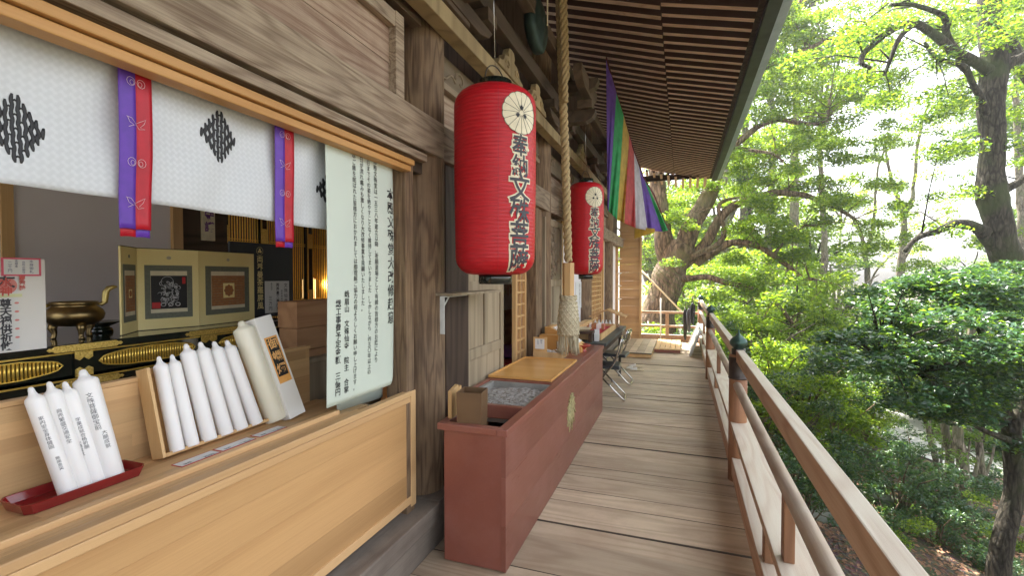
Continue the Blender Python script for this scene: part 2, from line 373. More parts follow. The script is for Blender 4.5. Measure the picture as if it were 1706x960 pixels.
def leafmat(name, c, c2, tr=.45, rough=.4, spec=.4):
    m, nt, b, out = newmat(name)
    at_ = N(nt, 'ShaderNodeAttribute', attribute_name='var')
    col = mixc(nt, at_.outputs['Fac'], c, c2)
    L(nt, col, b.inputs['Base Color']); b.inputs['Roughness'].default_value = rough; b.inputs['Specular IOR Level'].default_value = spec
    t = N(nt, 'ShaderNodeBsdfTranslucent')
    L(nt, mixc(nt, 1., col, (2.3, 2.1, .7), 'MULTIPLY'), t.inputs[0])
    ms = N(nt, 'ShaderNodeMixShader'); ms.inputs[0].default_value = tr
    L(nt, b.outputs[0], ms.inputs[1]); L(nt, t.outputs[0], ms.inputs[2]); L(nt, ms.outputs[0], out.inputs[0])
leafmat('leaf_mid', (.045, .10, .02), (.12, .20, .035), .5)
leafmat('leaf_bright', (.09, .17, .025), (.20, .28, .045), .6)
leafmat('leaf_dark', (.018, .055, .028), (.05, .12, .055), .25, .3, .55)
leafmat('leaf_ivy', (.03, .075, .02), (.07, .13, .03), .35)
def bark(name, c, c2, moss, sc=1.):
    m, nt, b, out = newmat(name)
    tc = N(nt, 'ShaderNodeTexCoord'); mp = N(nt, 'ShaderNodeMapping'); mp.inputs['Scale'].default_value = (9 * sc, 9 * sc, 2.2 * sc); L(nt, tc.outputs['Object'], mp.inputs[0])
    n = N(nt, 'ShaderNodeTexNoise'); n.inputs['Scale'].default_value = 2.2; n.inputs['Detail'].default_value = 9; n.inputs['Roughness'].default_value = .7; n.inputs['Distortion'].default_value = .6; L(nt, mp.outputs[0], n.inputs['Vector'])
    v = N(nt, 'ShaderNodeTexVoronoi'); v.feature = 'DISTANCE_TO_EDGE'; v.inputs['Scale'].default_value = 1.6; L(nt, mp.outputs[0], v.inputs['Vector'])
    cr_ = ramp(nt, v.outputs['Distance'], [(.0, 0.), (.16, 1.)]); n4 = N(nt, 'ShaderNodeTexNoise'); n4.inputs['Scale'].default_value = 1.7; n4.inputs['Detail'].default_value = 6; L(nt, tc.outputs['Object'], n4.inputs['Vector'])
    col = mixc(nt, ramp(nt, n.outputs[0], [(.38, 0.), (.62, 1.)]), c2, c); col = mixc(nt, .6, col, cr_, 'MULTIPLY')
    col = mixc(nt, ramp(nt, n4.outputs[0], [(.50, 0.), (.62, .75)]), col, moss)
    L(nt, col, b.inputs['Base Color']); b.inputs['Roughness'].default_value = .9; b.inputs['Specular IOR Level'].default_value = .2
    bp = N(nt, 'ShaderNodeBump'); bp.inputs['Strength'].default_value = 1.; bp.inputs['Distance'].default_value = .03; L(nt, mth(nt, 'ADD', n.outputs[0], v.outputs['Distance']), bp.inputs['Height']); L(nt, bp.outputs[0], b.inputs['Normal'])
bark('bark_grey', (.33, .28, .22), (.10, .08, .06), (.17, .17, .10))
bark('bark_brown', (.28, .195, .13), (.08, .055, .035), (.15, .13, .07), .6)
bark('bark_dark', (.085, .072, .055), (.02, .018, .012), (.045, .058, .02))
plain('rock', (.20, .20, .17), .9, c2=(.07, .10, .05), sc=3.5, bump=1., detail=9)
# ================================================================== SETTING
# veranda deck: cross boards with worn gaps
mb = MB(); y = -6.4
while y < 12.75:
    w = random.choice((.19, .22, .25, .28, .31, .34)); y1 = min(y + w, 12.8)
    dz = random.uniform(-.007, .005); sk = random.uniform(-.004, .004)
    g1_, g2_ = random.choice((.001, .002, .003, .005)), random.choice((.001, .002, .003, .004))
    v = [(x, yy, z) for x in (-1.36, .415) for yy in (y + g1_, y1 - g2_) for z in (-.06, dz)]
    v = [(p[0], p[1] + (sk if p[0] > 0 else -sk), p[2]) for p in v]
    mb.add(v, [(0, 1, 3, 2), (4, 6, 7, 5), (0, 4, 5, 1), (2, 3, 7, 6), (0, 2, 6, 4), (1, 5, 7, 3)])
    y = y1
tag(obj('deck', mb, 'deck_wood', bevel=.003), kind='structure')
mb = MB(); mb.box(-1.36, .39, -6.4, 12.75, -.3, -.065)
for yy in (0, 4.1, 8, 12.3):
    mb.box(.2, .36, yy - .08, yy + .08, -3.2, -.3)
tag(obj('deck_frame', mb, 'dark_beam_wood'), kind='structure')
mb = MB(); mb.box(-6.5, -1.62, -2, 12.6, .22, .30)
tag(obj('interior_floor', mb, 'counter_panel_wood'), kind='structure')

# ================================================================== TEMPLE HALL
hall = thing('temple_hall', (-1.57, 5, 0), 'weathered wooden temple hall with round pillars and deep raftered eaves along the veranda', 'temple')
PIL = (2.657, 5.25, 7.85, 10.4)
for py in (0.06,) + PIL:
    mb = MB(); n = 26
    mb.grid(lambda a, b: (lambda r, t, z: (-1.57 + r * math.cos(t), py + r * math.sin(t), z))(.165 + .004 * noise.noise((math.cos(a * 6.283) * 3, math.sin(a * 6.283) * 3, b * 2 + py)), a * 2 * math.pi, .272 + b * 4.1), 40, 14)
    obj('pillar', mb, 'pillar_wood', hall)
# sill: stepped ground beam under the counter
mb = MB(); mb.box(-1.75, -1.33, -1.2, 2.49, .17, .272); mb.box(-1.75, -1.345, 2.495, 12.5, .17, .27)
mb.box(-1.75, -1.36, -1.2, 12.5, -.05, .168)
obj('sill_beam', mb, 'sill_wood', hall, bevel=.008)
mb = MB(); mb.box(-1.54, -1.40, -1.2, 2.69, 2.324, 2.54); mb.box(-1.545, -1.407, 2.692, 12.4, 2.322, 2.537)
obj('lintel_beam', mb, 'old_beam_wood', hall, bevel=.006)
mb = MB(); mb.box(-1.5, -1.40, -1.2, 2.476, 2.261, 2.303)
obj('lintel_batten', mb, 'old_beam_wood', hall, bevel=.004)
mb = MB(); mb.box(-1.55, -1.45, -1.2, 2.5, 2.20, 2.33)
obj('groove_board', mb, 'dark_beam_wood', hall)
mb = MB(); mb.box(-1.47, -1.385, -1.2, 2.312, 2.203, 2.233); mb.box(-1.46, -1.40, -1.2, 2.30, 2.170, 2.200)
obj('curtain_rail', mb, 'new_trim_wood', hall, bevel=.004)
mb = MB(); mb.box(-1.56, -1.43, 2.29, 2.37, .27, 2.26)
obj('door_jamb', mb, 'pillar_wood', hall, bevel=.004)
# transom panel over the first bay
tp = obj('transom_panel', MB().box(-1.5, -1.465, -1.2, 2.2, 2.54, 2.72, .4).box(-1.5, -1.463, -1.2, 2.2, 2.722, 2.93, .9), 'old_board_wood', hall)
mb = MB(); mb.box(-1.5, -1.42, 2.19, 2.27, 2.541, 2.99); mb.box(-1.5, -1.422, -1.2, 2.19, 2.905, 2.985)
obj('frame', mb, 'old_beam_wood', tp, bevel=.004)
mb = MB(); mb.box(-1.62, -1.56, -6.3, 2.5, 2.99, 4.3); mb.box(-1.62, -1.57, 2.8, 12.4, 2.54, 4.4)
obj('upper_wall', mb, 'dark_wood', hall)
mb = MB(); mb.box(-1.50, -1.44, -1.2, 2.48, 3.05, 3.25)
obj('upper_beam', mb, 'dark_beam_wood', hall)
# second bay: pale board, scroll-carved frieze, square frame
mb = MB()
for a, b in ((2.82, 5.08), (5.42, 7.68), (8.02, 10.2)): mb.box(-1.565, -1.53, a, b, 2.545, 2.83)
obj('pale_board', mb, 'old_board_wood', hall)
for i, (a, b) in enumerate(((2.82, 5.08), (5.42, 7.68), (8.02, 10.2))):
    mb = MB(); mb.box(-1.56, -1.48, a, b, 2.83, 2.875); mb.box(-1.565, -1.50, a, b, 2.875, 3.06)
    fr = obj('frieze', mb, 'carving_wood', hall, bevel=.004)
    mb = MB()
    for k in range(4):
        cy = a + .3 + k * (b - a - .6) / 3; s_ = 1 if k % 2 else -1
        mb.tube([(-1.497, cy + s_ * (.085 - .0085 * t) * math.cos(t * .62), 2.968 + (.075 - .0075 * t) * math.sin(t * .62)) for t in range(10)], [.012 - .0008 * t for t in range(10)], 6)
        mb.tube([(-1.497, cy + s_ * .08 + s_ * .035 * t, 2.968 - .03 + .03 * math.sin(t)) for t in range(7)], .008, 6)
    obj('scroll_carving', mb, 'carving_wood', fr)
# head beams carried on the pillars, in front of them
mb = MB(); mb.box(-1.40, -1.30, 0.4, 12.4, 3.062, 3.17)
obj('head_beam', mb, 'yellow_carving_wood', hall, bevel=.005)
mb = MB(); mb.box(-1.36, -1.26, 0.4, 12.4, 3.40, 3.53); mb.box(-1.24, -1.15, 0.4, 12.4, 3.74, 3.86)
obj('purlin', mb, 'dark_beam_wood', hall, bevel=.005)
for py in PIL:
    mb = MB()
    mb.box(-1.40, -1.28, py - .16, py + .16, 3.172, 3.27)
    prof = [(-1.9, 3.27), (-1.0, 3.27), (-.93, 3.31), (-.9, 3.36), (-.9, 3.40), (-1.9, 3.40)]
    mb.prism(prof, 'Y', py - .06, py + .06)
    for cx in (-1.31, -1.01): mb.box(cx - .08, cx + .08, py - .08, py + .08, 3.535 if cx < -1.2 else 3.41, 3.6 if cx < -1.2 else 3.5)
    for cy in (py - .42, py + .42): mb.box(-1.39, -1.23, cy - .08, cy + .08, 3.31, 3.398)
    mb.prism([(py - .52, 3.30), (py - .45, 3.24), (py - .3, 3.20), (py + .3, 3.20), (py + .45, 3.24), (py + .52, 3.30)], 'X', -1.35, -1.27)
    prof = [(-1.9, 3.60), (-.98, 3.60), (-.90, 3.63), (-.87, 3.69), (-.87, 3.73), (-1.9, 3.735)]
    mb.prism(prof, 'Y', py - .055, py + .055)
    mb.prism([(py - .45, 3.66), (py - .38, 3.60), (py - .25, 3.56), (py + .25, 3.56), (py + .38, 3.60), (py + .45, 3.66), (py + .45, 3.738), (py - .45, 3.738)], 'X', -1.055, -.965)
    obj('bracket_arm', mb, 'dark_beam_wood', hall, bevel=.005)
def frog(cy):        # carved strut between the head beam and the purlin
    pts = []
    half = [(0, .215), (.05, .21), (.075, .17), (.06, .14), (.10, .13), (.15, .12), (.17, .075), (.22, .05), (.27, .045), (.29, 0)]
    pts = [(cy + a, 3.172 + b) for a, b in half] + [(cy - a, 3.172 + b) for a, b in half[::-1]][:-1]
    m_ = MB().prism(pts, 'X', -1.34, -1.285)
    o = obj('carved_strut', m_, 'yellow_carving_wood', hall, bevel=.004)
    m_ = MB()
    for s_ in (1, -1):
        m_.tube([(-1.282, cy + s_ * (.10 + (.05 - .005 * t) * math.cos(t * .7)), 3.23 + (.04 - .004 * t) * math.sin(t * .7)) for t in range(9)], .008, 6)
    obj('scroll_carving', m_, 'yellow_carving_wood', o)
for cy in (3.62, 4.35, 6.5, 9.1): frog(cy)
# door leaves, jambs and screens of the further bays
def leaf(y0, y1, X, mat='grey_wood', carved=False, ang=0, z0=.275):
    m_ = MB(); w = .07; z1 = 2.26
    m_.box(X - .02, X + .02, y0, y0 + w, z0, z1); m_.box(X - .02, X + .02, y1 - w, y1, z0, z1)
    zs = (z0 + .06, 1.01, 1.52, z1 - .04)
    for z in zs: m_.box(X - .019, X + .019, y0 + w, y1 - w, z - .04, z + .04)
    ym = (y0 + y1) / 2
    m_.box(X - .0185, X + .0185, ym - .03, ym + .03, 1.05, 1.48)
    o = obj('door_leaf', m_, mat, hall, bevel=.003)
    m_ = MB(); m_.box(X - .008, X + .004, y0 + w - .003, y1 - w + .003, z0 + .04, z1 - .03)
    obj('panel', m_, mat, o)
    if carved:
        m_ = MB()
        for k in range(26):
            a = random.uniform(0, 6.28); r_ = random.uniform(.02, .2); c = (ym + r_ * .9 * math.cos(a) * (y1 - y0) * .9, 1.86 + r_ * 1.4 * math.sin(a))
            t0 = random.uniform(0, 6.28)
            m_.tube([(X + .008, c[0] + .03 * j * math.cos(t0 + .3 * j), c[1] + .03 * j * math.sin(t0 + .3 * j)) for j in range(5)], [.004, .012, .016, .012, .003], 6)
        obj('flower_carving', m_, 'carving_wood', o)
    return o
leaf(3.16, 3.95, -1.5)
leaf(5.12, 5.93, -1.45, carved=True)
mb = MB(); mb.box(-1.62, -1.44, 2.78, 3.13, .275, 2.32)
obj('dark_post', mb, 'dark_wood', hall, bevel=.004)
mb = MB(); mb.box(-1.60, -1.44, 4.80, 4.93, .275, 2.32); mb.box(-1.6, -1.455, 4.96, 5.09, .275, 2.32); 
obj('inner_post', mb, 'pillar_wood', hall, bevel=.004)
def shoji(y0, y1, X, z0, z1, nz, ny):
    m_ = MB(); m_.box(X - .02, X + .02, y0, y0 + .05, z0, z1); m_.box(X - .02, X + .02, y1 - .05, y1, z0, z1)
    m_.box(X - .018, X + .018, y0 + .05, y1 - .05, z0, z0 + .08); m_.box(X - .018, X + .018, y0 + .05, y1 - .05, z1 - .05, z1)
    for k in range(1, nz): z = z0 + .08 + (z1 - z0 - .13) * k / nz; m_.box(X - .008, X + .015, y0 + .05, y1 - .05, z - .009, z + .009)
    for k in range(1, ny): yy = y0 + .05 + (y1 - y0 - .1) * k / ny; m_.box(X - .0075, X + .0155, yy - .008, yy + .008, z0 + .08, z1 - .05)
    o = obj('lattice_screen', m_, 'light_wood', hall)
    obj('backing', MB().box(X - .012, X - .0085, y0 + .04, y1 - .04, z0 + .02, z1 - .02), 'chest_wood', o)
shoji(4.42, 4.76, -1.55, .28, 2.32, 16, 2)
shoji(8.1, 9.5, -1.52, .3, 2.32, 22, 7)
for q_ in ((-1.58, -1.55, 5.95, 7.7), (-1.58, -1.56, 9.5, 12.3)): obj('board_wall', MB().box(*q_, .275, 2.32), 'plaster', hall)
mb = MB(); mb.box(-1.6, -1.5, 7.95, 8.08, .27, 2.32); mb.box(-1.57, -1.47, 9.52, 9.6, .27, 2.3); mb.box(-1.56, -1.44, 5.95, 6.02, .27, 2.3)
obj('frame_post', mb, 'light_wood', hall)
# interior shell
mb = MB(); mb.box(-6.6, -6.5, -2, 12.6, .2, 3.2); 
obj('rear_wall', mb, 'plaster', hall)
obj('end_wall', MB().box(-6.49, -1.63, 12.5, 12.6, .2, 4.4), 'chest_wood', hall)
mb = MB(); mb.box(-6.6, -1.6, -2.1, 12.6, 3.2, 3.26)
obj('ceiling', mb, 'plaster', hall)
mb = MB(); mb.box(-3.66, -3.6, -1.5, 2.53, .3, 3.2)
obj('plaster_wall', mb, 'plaster', hall)
mb = MB(); mb.box(-3.66, -3.585, 1.58, 1.635, .3, 3.2); mb.box(-3.66, -3.57, 2.53, 2.605, .3, 3.2)
obj('wall_post', mb, 'light_wood', hall)
mb = MB(); mb.box(-3.68, -3.62, 2.605, 3.02, .3, 3.2)
obj('brown_wall', mb, 'dark_beam_wood', hall)

# roof --------------------------------------------------------------------
Y0, Y1 = -6.4, 12.7
def zc(y, x=0):            # slight rise of the eave towards the far corner
    t = max(0, (y - 8) / 4.7); return .05 * t * t
mb = MB()
def slab(pts, th):       # thick sheet following (x, z) profile
    for (xa, za), (xb, zb) in zip(pts, pts[1:]):
        ys = [Y0, 8, 9.5, 11, Y1]
        for ya, yb in zip(ys, ys[1:]):
            v = [(xa, ya, za + zc(ya)), (xb, ya, zb + zc(ya)), (xb, yb, zb + zc(yb)), (xa, yb, za + zc(yb))]
            v += [(p[0], p[1], p[2] + th) for p in v]
            mb.add(v, [(0, 1, 2, 3), (7, 6, 5, 4), (0, 4, 5, 1), (1, 5, 6, 2), (2, 6, 7, 3), (3, 7, 4, 0)], var=.5)
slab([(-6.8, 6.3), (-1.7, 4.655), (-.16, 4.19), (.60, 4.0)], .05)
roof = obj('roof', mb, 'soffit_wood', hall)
mb = MB(); 
def strip(x0, x1, z0, z1, m_=None):
    m_ = m_ or mb; ys = [Y0, 8, 9.5, 11, Y1 + .1]
    for ya, yb in zip(ys, ys[1:]):
        v = [(x, yy, z + zc(yy)) for x in (x0, x1) for yy in (ya, yb) for z in (z0, z1)]
        m_.add(v, [(0, 1, 3, 2), (4, 6, 7, 5), (0, 4, 5, 1), (2, 3, 7, 6), (0, 2, 6, 4), (1, 5, 7, 3)], var=.5)
strip(.60, .66, 3.94, 4.08)
obj('fascia', mb, 'dark_wood', roof)
mb = MB(); strip(.655, .765, 3.88, 4.0); obj('lower_fascia', mb, 'slate_metal', roof)
mb = MB()                 # copper eave edge in short sheets
yy = Y0
while yy < Y1 + .1:
    mb.add([(.765, yy, 3.905 + zc(yy)), (.86, yy, 3.93 + zc(yy)), (.86, yy + .235, 3.93 + zc(yy)), (.765, yy + .235, 3.905 + zc(yy)),
            (.70, yy, 4.09 + zc(yy)), (.865, yy, 4.05 + zc(yy)), (.865, yy + .235, 4.05 + zc(yy)), (.70, yy + .235, 4.09 + zc(yy))],
           [(3, 2, 1, 0), (4, 5, 6, 7), (0, 1, 5, 4), (1, 2, 6, 5), (2, 3, 7, 6), (3, 0, 4, 7)]); yy += .24
obj('eave_edging', mb, 'roof_copper', roof)
mb = MB(); mb.add([(.70, Y0, 4.10), (.70, Y1, 4.15), (-6.9, Y1, 6.6), (-6.9, Y0, 6.55)], [(0, 1, 2, 3)])
obj('roof_sheet', mb, 'roof_copper', roof)
nr = 101
mb = MB(); mb.beam((-1.62, 0, 4.545), (-.2, 0, 4.115), .075, .085); base = None
for i in range(nr):
    y_ = Y0 + .1 + i * (Y1 - Y0 - .2) / (nr - 1)
    if y_ < .8: continue
    if base is None:
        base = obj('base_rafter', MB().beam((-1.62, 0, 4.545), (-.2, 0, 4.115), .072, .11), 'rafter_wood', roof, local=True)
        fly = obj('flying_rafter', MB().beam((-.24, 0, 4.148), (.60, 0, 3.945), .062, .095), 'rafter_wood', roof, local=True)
        b_, f_ = base, fly
    else:
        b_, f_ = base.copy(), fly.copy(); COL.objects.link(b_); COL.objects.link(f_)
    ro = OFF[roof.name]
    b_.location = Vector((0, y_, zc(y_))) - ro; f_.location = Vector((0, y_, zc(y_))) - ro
# far end of the roof: rafters of the gable side eave
mb = MB(); mb.box(-6.8, .6, 12.68, 12.75, 4.0, 4.14); 
obj('end_fascia', mb, 'soffit_wood', roof)
for k in range(14):
    x_ = .5 - k * .17
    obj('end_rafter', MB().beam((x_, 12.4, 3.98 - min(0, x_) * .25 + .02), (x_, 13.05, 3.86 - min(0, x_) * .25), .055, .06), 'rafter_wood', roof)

# ================================================================== RAILING
rail = thing('veranda_railing', (.42, 4.1, 0), 'brown wooden veranda railing with round middle rail and dark green onion finials', 'railing')
obj('top_rail', MB().box(.393, .449, -6.3, 12.35, .937, 1.03), 'rail_wood', rail, bevel=.005)
obj('round_rail', MB().tube([(.405, -6.3 + t * .51, .752 + .004 * math.sin(t)) for t in range(37)], .031, 16), 'round_rail_wood', rail)
obj('lower_rail', MB().box(.36, .50, -6.3, 12.3, .42, .466), 'rail_wood', rail, bevel=.004)
obj('base_rail', MB().box(.37, .49, -6.3, 12.3, .05, .19), 'rail_wood', rail, bevel=.005)
for yy in (.15, 2.15, 6.05, 10.15):
    obj('strut', MB().box(.385, .425, yy - .03, yy + .03, .466, .73), 'post_wood', rail, bevel=.003)
    obj('strut', MB().box(.39, .45, yy + .45, yy + .53, .19, .42), 'post_wood', rail, bevel=.003)
fin = [(0.0, .152), (.004, .150), (.006, .135), (.009, .12), (.016, .108), (.034, .094), (.052, .078), (.064, .058), (.066, .042), (.058, .026), (.042, .012), (.036, .004), (.040, 0)][::-1]
def railpost(x, y):
    p = obj('post', MB().lathe([(.066, -.05), (.066, .99)], (x, y, 0), 24), 'post_wood', rail)
    m_ = MB().lathe([(.0685, .80), (.0715, .803), (.0715, .812), (.0685, .815), (.0685, .95), (.0715, .953), (.0715, .965), (.066, .972), (.05, .985), (.05, 1.035)], (x, y, 0), 24)
    obj('metal_sleeve', m_, 'dark_metal', p)
    obj('finial', MB().lathe([(r * 1.0, z * 1.0) for r, z in fin], (x, y, 1.034), 24), 'verdigris', p)
for yy in (-.1, 4.1, 8.0, 12.35): railpost(.415, yy)
m_ = MB(); m_.box(-1.0, .36, 12.4, 12.46, .67, .73); m_.box(-1.0, .36, 12.4, 12.5, .33, .385); m_.box(-1.0, .37, 12.38, 12.5, .0, .15)
for xx in (-.35,): m_.box(xx - .04, xx + .04, 12.41, 12.47, .15, .67)
obj('end_rails', m_, 'rail_wood', rail, bevel=.003)
# ================================================================== SALES COUNTER
def lam(m_, x0, x1, y0, y1, z0, z1, horizontal=False, w=.045):
    """laminated pine: staggered strips along Y, flush with one another"""
    a, b = (x0, x1) if horizontal else (z0, z1); n = max(1, round((b - a) / w))
    for i in range(n):
        p, q = a + (b - a) * i / n, a + (b - a) * (i + 1) / n; y_ = y0 - random.random() * .4
        while y_ < y1:
            ln = random.uniform(.25, .55); s_, e_ = max(y_, y0), min(y_ + ln, y1); y_ += ln
            if e_ - s_ < .004: continue
            if horizontal: m_.box(p, q, s_, e_, z0, z1)
            else: m_.box(x0, x1, s_, e_, p, q)
    return m_
ctr = thing('sales_counter', (-1.7, 1, .272), 'pale pine sales counter with a raised back board and framed front panel', 'counter')
m_ = MB(); zz = [.36, .49, .66, .80, .905]
for a, b in zip(zz, zz[1:]): m_.box(-1.452, -1.434, -.8, 2.33, a, b - .0006)
obj('front_panel', m_, 'counter_panel_wood', ctr)
m_ = MB(); m_.box(-1.46, -1.423, 2.325, 2.374, .30, .954); m_.box(-1.458, -1.425, -.8, 2.325, .318, .362)
obj('frame', m_, 'counter_wood', ctr, bevel=.003)
m_ = MB(); m_.box(-1.458, -1.426, -.8, 2.325, .893, .925); m_.box(-1.462, -1.419, -.8, 2.325, .928, .957)
obj('top_rail', m_, 'counter_wood', ctr, bevel=.004)
m_ = MB(); m_.box(-1.492, -1.468, -.8, 1.93, .90, .953); m_.box(-1.522, -1.497, -.8, 1.90, .90, .948); m_.box(-1.56, -1.527, -.8, 1.86, .90, .985 - .02)
obj('track_strip', m_, 'counter_wood', ctr, bevel=.004)
obj('counter_top', lam(MB(), -1.9, -1.562, -.8, 2.12, .88, .92, True), 'counter_wood', ctr)
bk = obj('back_board', lam(MB(), -1.93, -1.902, -.8, 2.075, .88, 1.205), 'counter_wood', ctr)
obj('cap', MB().box(-1.935, -1.897, -.8, 2.08, 1.206, 1.224), 'counter_wood', bk, bevel=.003)
m_ = MB(); m_.box(-1.89, -1.5, 2.121, 2.14, .3, .915); m_.box(-1.93, -1.9, 2.08, 2.6, .3, .9)
obj('side_panel', m_, 'grey_wood', ctr)

# candles -------------------------------------------------------------------
def candle(b, t, r, label, group, mat='candle_wax', writing=None):
    b, t = Vector(b), Vector(t); h = (t - b).length
    prof = [(r * .96, 0), (r, .004), (r, h - .045), (r * .93, h - .036), (r * .5, h - .027), (r * .36, h - .018), (r * .34, h - .010), (r * .22, h - .002), (0, h)]
    o = bpy.data.objects.new('x', None); bpy.data.objects.remove(o)
    e = thing('candle', b, label, 'candle', group)
    e.rotation_mode = 'QUATERNION'; e.rotation_quaternion = (t - b).to_track_quat('Z', 'Y')
    obj('wax_body', MB().lathe(prof, (0, 0, 0), 24), mat, e, local=True)
    q = e.rotation_quaternion.to_matrix()
    if writing:
        # columns wrapped on the side facing the veranda
        toward = q.inverted() @ (Vector((.15, -.35, 1.45)) - (b + t) / 2); a0 = math.atan2(toward.y, toward.x)
        for body, size, z0, da, mt in writing:
            m2 = MB()
            text(m2, body, size, (0, 0, 0), fn=lambda x, y: ((r + .0006) * math.cos(a0 + da + x / r), (r + .0006) * math.sin(a0 + da + x / r), z0 + y), res=1, cut=.006)
            obj('writing', m2, mt, e, local=True)
    return e
g1 = 'inscribed candles leaning in the red tray'
tray = [(-.07, -.15), (-.05, -.165), (.05, -.165), (.07, -.15), (.07, .15), (.05, .165), (-.05, .165), (-.07, .15)]
def octa(s_, z, c): return [(c[0] + x * s_, c[1] + y * (s_ if s_ > .99 else 1 - (1 - s_) * .5), z) for x, y in tray]
c = (-1.79, .955); m_ = MB(); n = 8
rings = [octa(.86, .922, c), octa(1., .955, c), octa(.95, .955, c), octa(.82, .93, c)]
vs = sum(rings, [])
m_.add(vs, [tuple(range(n))[::-1]] + [(i * n + k, i * n + (k + 1) % n, (i + 1) * n + (k + 1) % n, (i + 1) * n + k) for i in range(3) for k in range(n)] + [tuple(range(3 * n, 4 * n))])
top('tray', m_, 'tray_red', 'dark red lacquer tray holding four inscribed candles on the pine counter', 'tray', (c[0], c[1], .921), bevel=.002)
w1 = [('家内安全身体健固', .013, .25, 0.1, 'ink_grey'), ('無病息災', .011, .12, .3, 'ink_grey')]
sets = [((114, 822), (50, 645), .0235, 'thin inscribed candle, outermost left of the four in the red tray', w1),
        ((139, 814), (81, 636), .0235, 'thin inscribed candle, second from the left in the red tray', [('商売繁盛交通安全', .014, .26, .2, 'ink_grey')]),
        ((162, 806), (107, 636), .0235, 'thin inscribed candle in the red tray, touching the thickest one', [('学業成就合格祈願', .013, .22, .25, 'ink_grey'), ('心願成就', .013, .15, -.4, 'ink_grey')]),
        ((187, 795), (137, 616), .034, 'thickest inscribed candle, at the right end of the red tray', [('文殊菩薩御宝前', .018, .29, .1, 'ink_grey'), ('大願成就', .015, .16, .45, 'ink_grey')])]
for pb, pt, r, lb, wr in sets:
    b = at(*pb, Z=.934); b.x = -1.775; b = at(*pb, X=-1.765); b.z = .934
    candle(b, at(*pt, X=-1.86), r, lb, g1, writing=wr)
g2 = 'plain candles leaning in the wooden box'
s2 = [((296, 752), (264, 594), .024, 'thin white candle at the left end of the pine display box'),
      ((321, 744), (286, 591), .024, 'thin white candle, second from the left in the pine display box'),
      ((349, 737), (309, 573), .0285, 'medium white candle, third from the left in the pine display box'),
      ((377, 727), (333, 570), .0285, 'medium white candle, fourth from the left in the pine display box'),
      ((402, 718), (356, 569), .0285, 'medium white candle, fifth from the left in the pine display box'),
      ((427, 709), (377, 567), .0285, 'medium white candle in the pine display box, touching the thick cream one')]
for pb, pt, r, lb in s2:
    b = at(*pb, X=-1.78); b.z = .942; candle(b, at(*pt, X=-1.885), r, lb, g2)
b = at(460, 705, X=-1.78); b.z = .928
candle(b, at(401, 535, X=-1.9), .046, 'thick cream candle standing between the thin white ones and the white carton', None, 'candle_wax_cream')
# pine display box, leaning on the back board
dbx = thing('display_box', (-1.81, 1.45, .92), 'shallow pine box leaning on the back board, full of white candles', 'box')
u = Vector((0, 1, 0)); v = Vector((-.082, 0, .33)).normalized(); w = u.cross(v)
o0 = Vector((-1.832, 1.205, .922)); Lb, Hb, Db = .535, .335, .062
def bx(a0, a1, b0, b1, c0, c1, m_): return m_.obox(o0 + u * (a0 + a1) / 2 + v * (b0 + b1) / 2 + w * (c0 + c1) / 2, u * (a1 - a0) / 2, v * (b1 - b0) / 2, w * (c1 - c0) / 2)
obj('back_panel', bx(.01, Lb - .01, .01, Hb - .01, .001, .006, MB()), 'light_wood', dbx)
m_ = MB()
for a in ((0, .012, 0, Hb), (Lb - .012, Lb, 0, Hb), (.012, Lb - .012, 0, .014), ): bx(*a, 0, Db, m_)
bx(.012, Lb - .012, Hb - .012, Hb, 0, .009, m_)
obj('rim', m_, 'light_wood', dbx, bevel=.0015)
# white carton with an orange label
crt = thing('candle_carton', (-1.8, 1.85, .92), 'tall white carton with an orange and black label leaning beside the cream candle', 'carton')
b0 = at(486, 697, X=-1.76); b0.z = .922; t0 = at(427, 532, X=-1.9)
ax = (t0 - b0); hh = ax.length / 2; a1 = ax.normalized(); s1 = Vector((0.12, 1, 0)); s1 = (s1 - a1 * s1.dot(a1)).normalized(); n1_ = s1.cross(a1).normalized()
mid = (b0 + t0) / 2 + Vector((.004, 0, .004))
obj('carton_body', MB().obox(mid, s1 * .046, a1 * hh, n1_ * .042), 'carton_white', crt, bevel=.002)
fc = mid + n1_ * .0432
obj('label', MB().obox(fc + a1 * .035, s1 * .034, a1 * .113, n1_ * .0006), plain('label_orange', (.85, .42, .11), .5), crt)
obj('label_field', MB().obox(fc + a1 * .047 + n1_ * .0008, s1 * .027, a1 * .092, n1_ * .0003), 'ink_black', crt)
m_ = MB(); text(m_, '御蠟燭', .052, fc + a1 * .135 + n1_ * .0014, s1, a1, line=1.18, bold=.0008)
obj('label_writing', m_, plain('label_gold', (.9, .5, .18), .5), crt)
# price strips on the counter
for i, (ua, va, ub, vb) in enumerate(((283, 775, 345, 749), (350, 749, 415, 729), (419, 727, 468, 710))):
    A, B = at(ua, va, Z=.922), at(ub, vb, Z=.922); A.x = B.x = -1.69
    ps = thing('price_strip', A, ('red edged price strip under the left end of the pine display box', 'middle one of the three red edged price strips on the counter', 'red edged price strip nearest the white carton')[i], 'price tag', 'price strips lying on the counter')
    obj('card', MB().box(-1.722, -1.665, A.y, B.y - .004, .9205, .922), 'ink_red', ps)
    obj('paper', MB().box(-1.717, -1.670, A.y + .003, B.y - .007, .9221, .9227), 'paper_white', ps)
    m_ = MB(); text(m_, ('百円', '二百円', '三百円')[i], .022, (-1.683, (A.y * .3 + B.y * .7), .9232), (0, 1, 0), (-1, 0, 0), vertical=False, lift=0); text(m_, '蝋燭', .014, (-1.686, A.y + .03, .9232), (0, 1, 0), (-1, 0, 0), vertical=False, lift=0)
    obj('writing', m_, 'ink_black', ps)

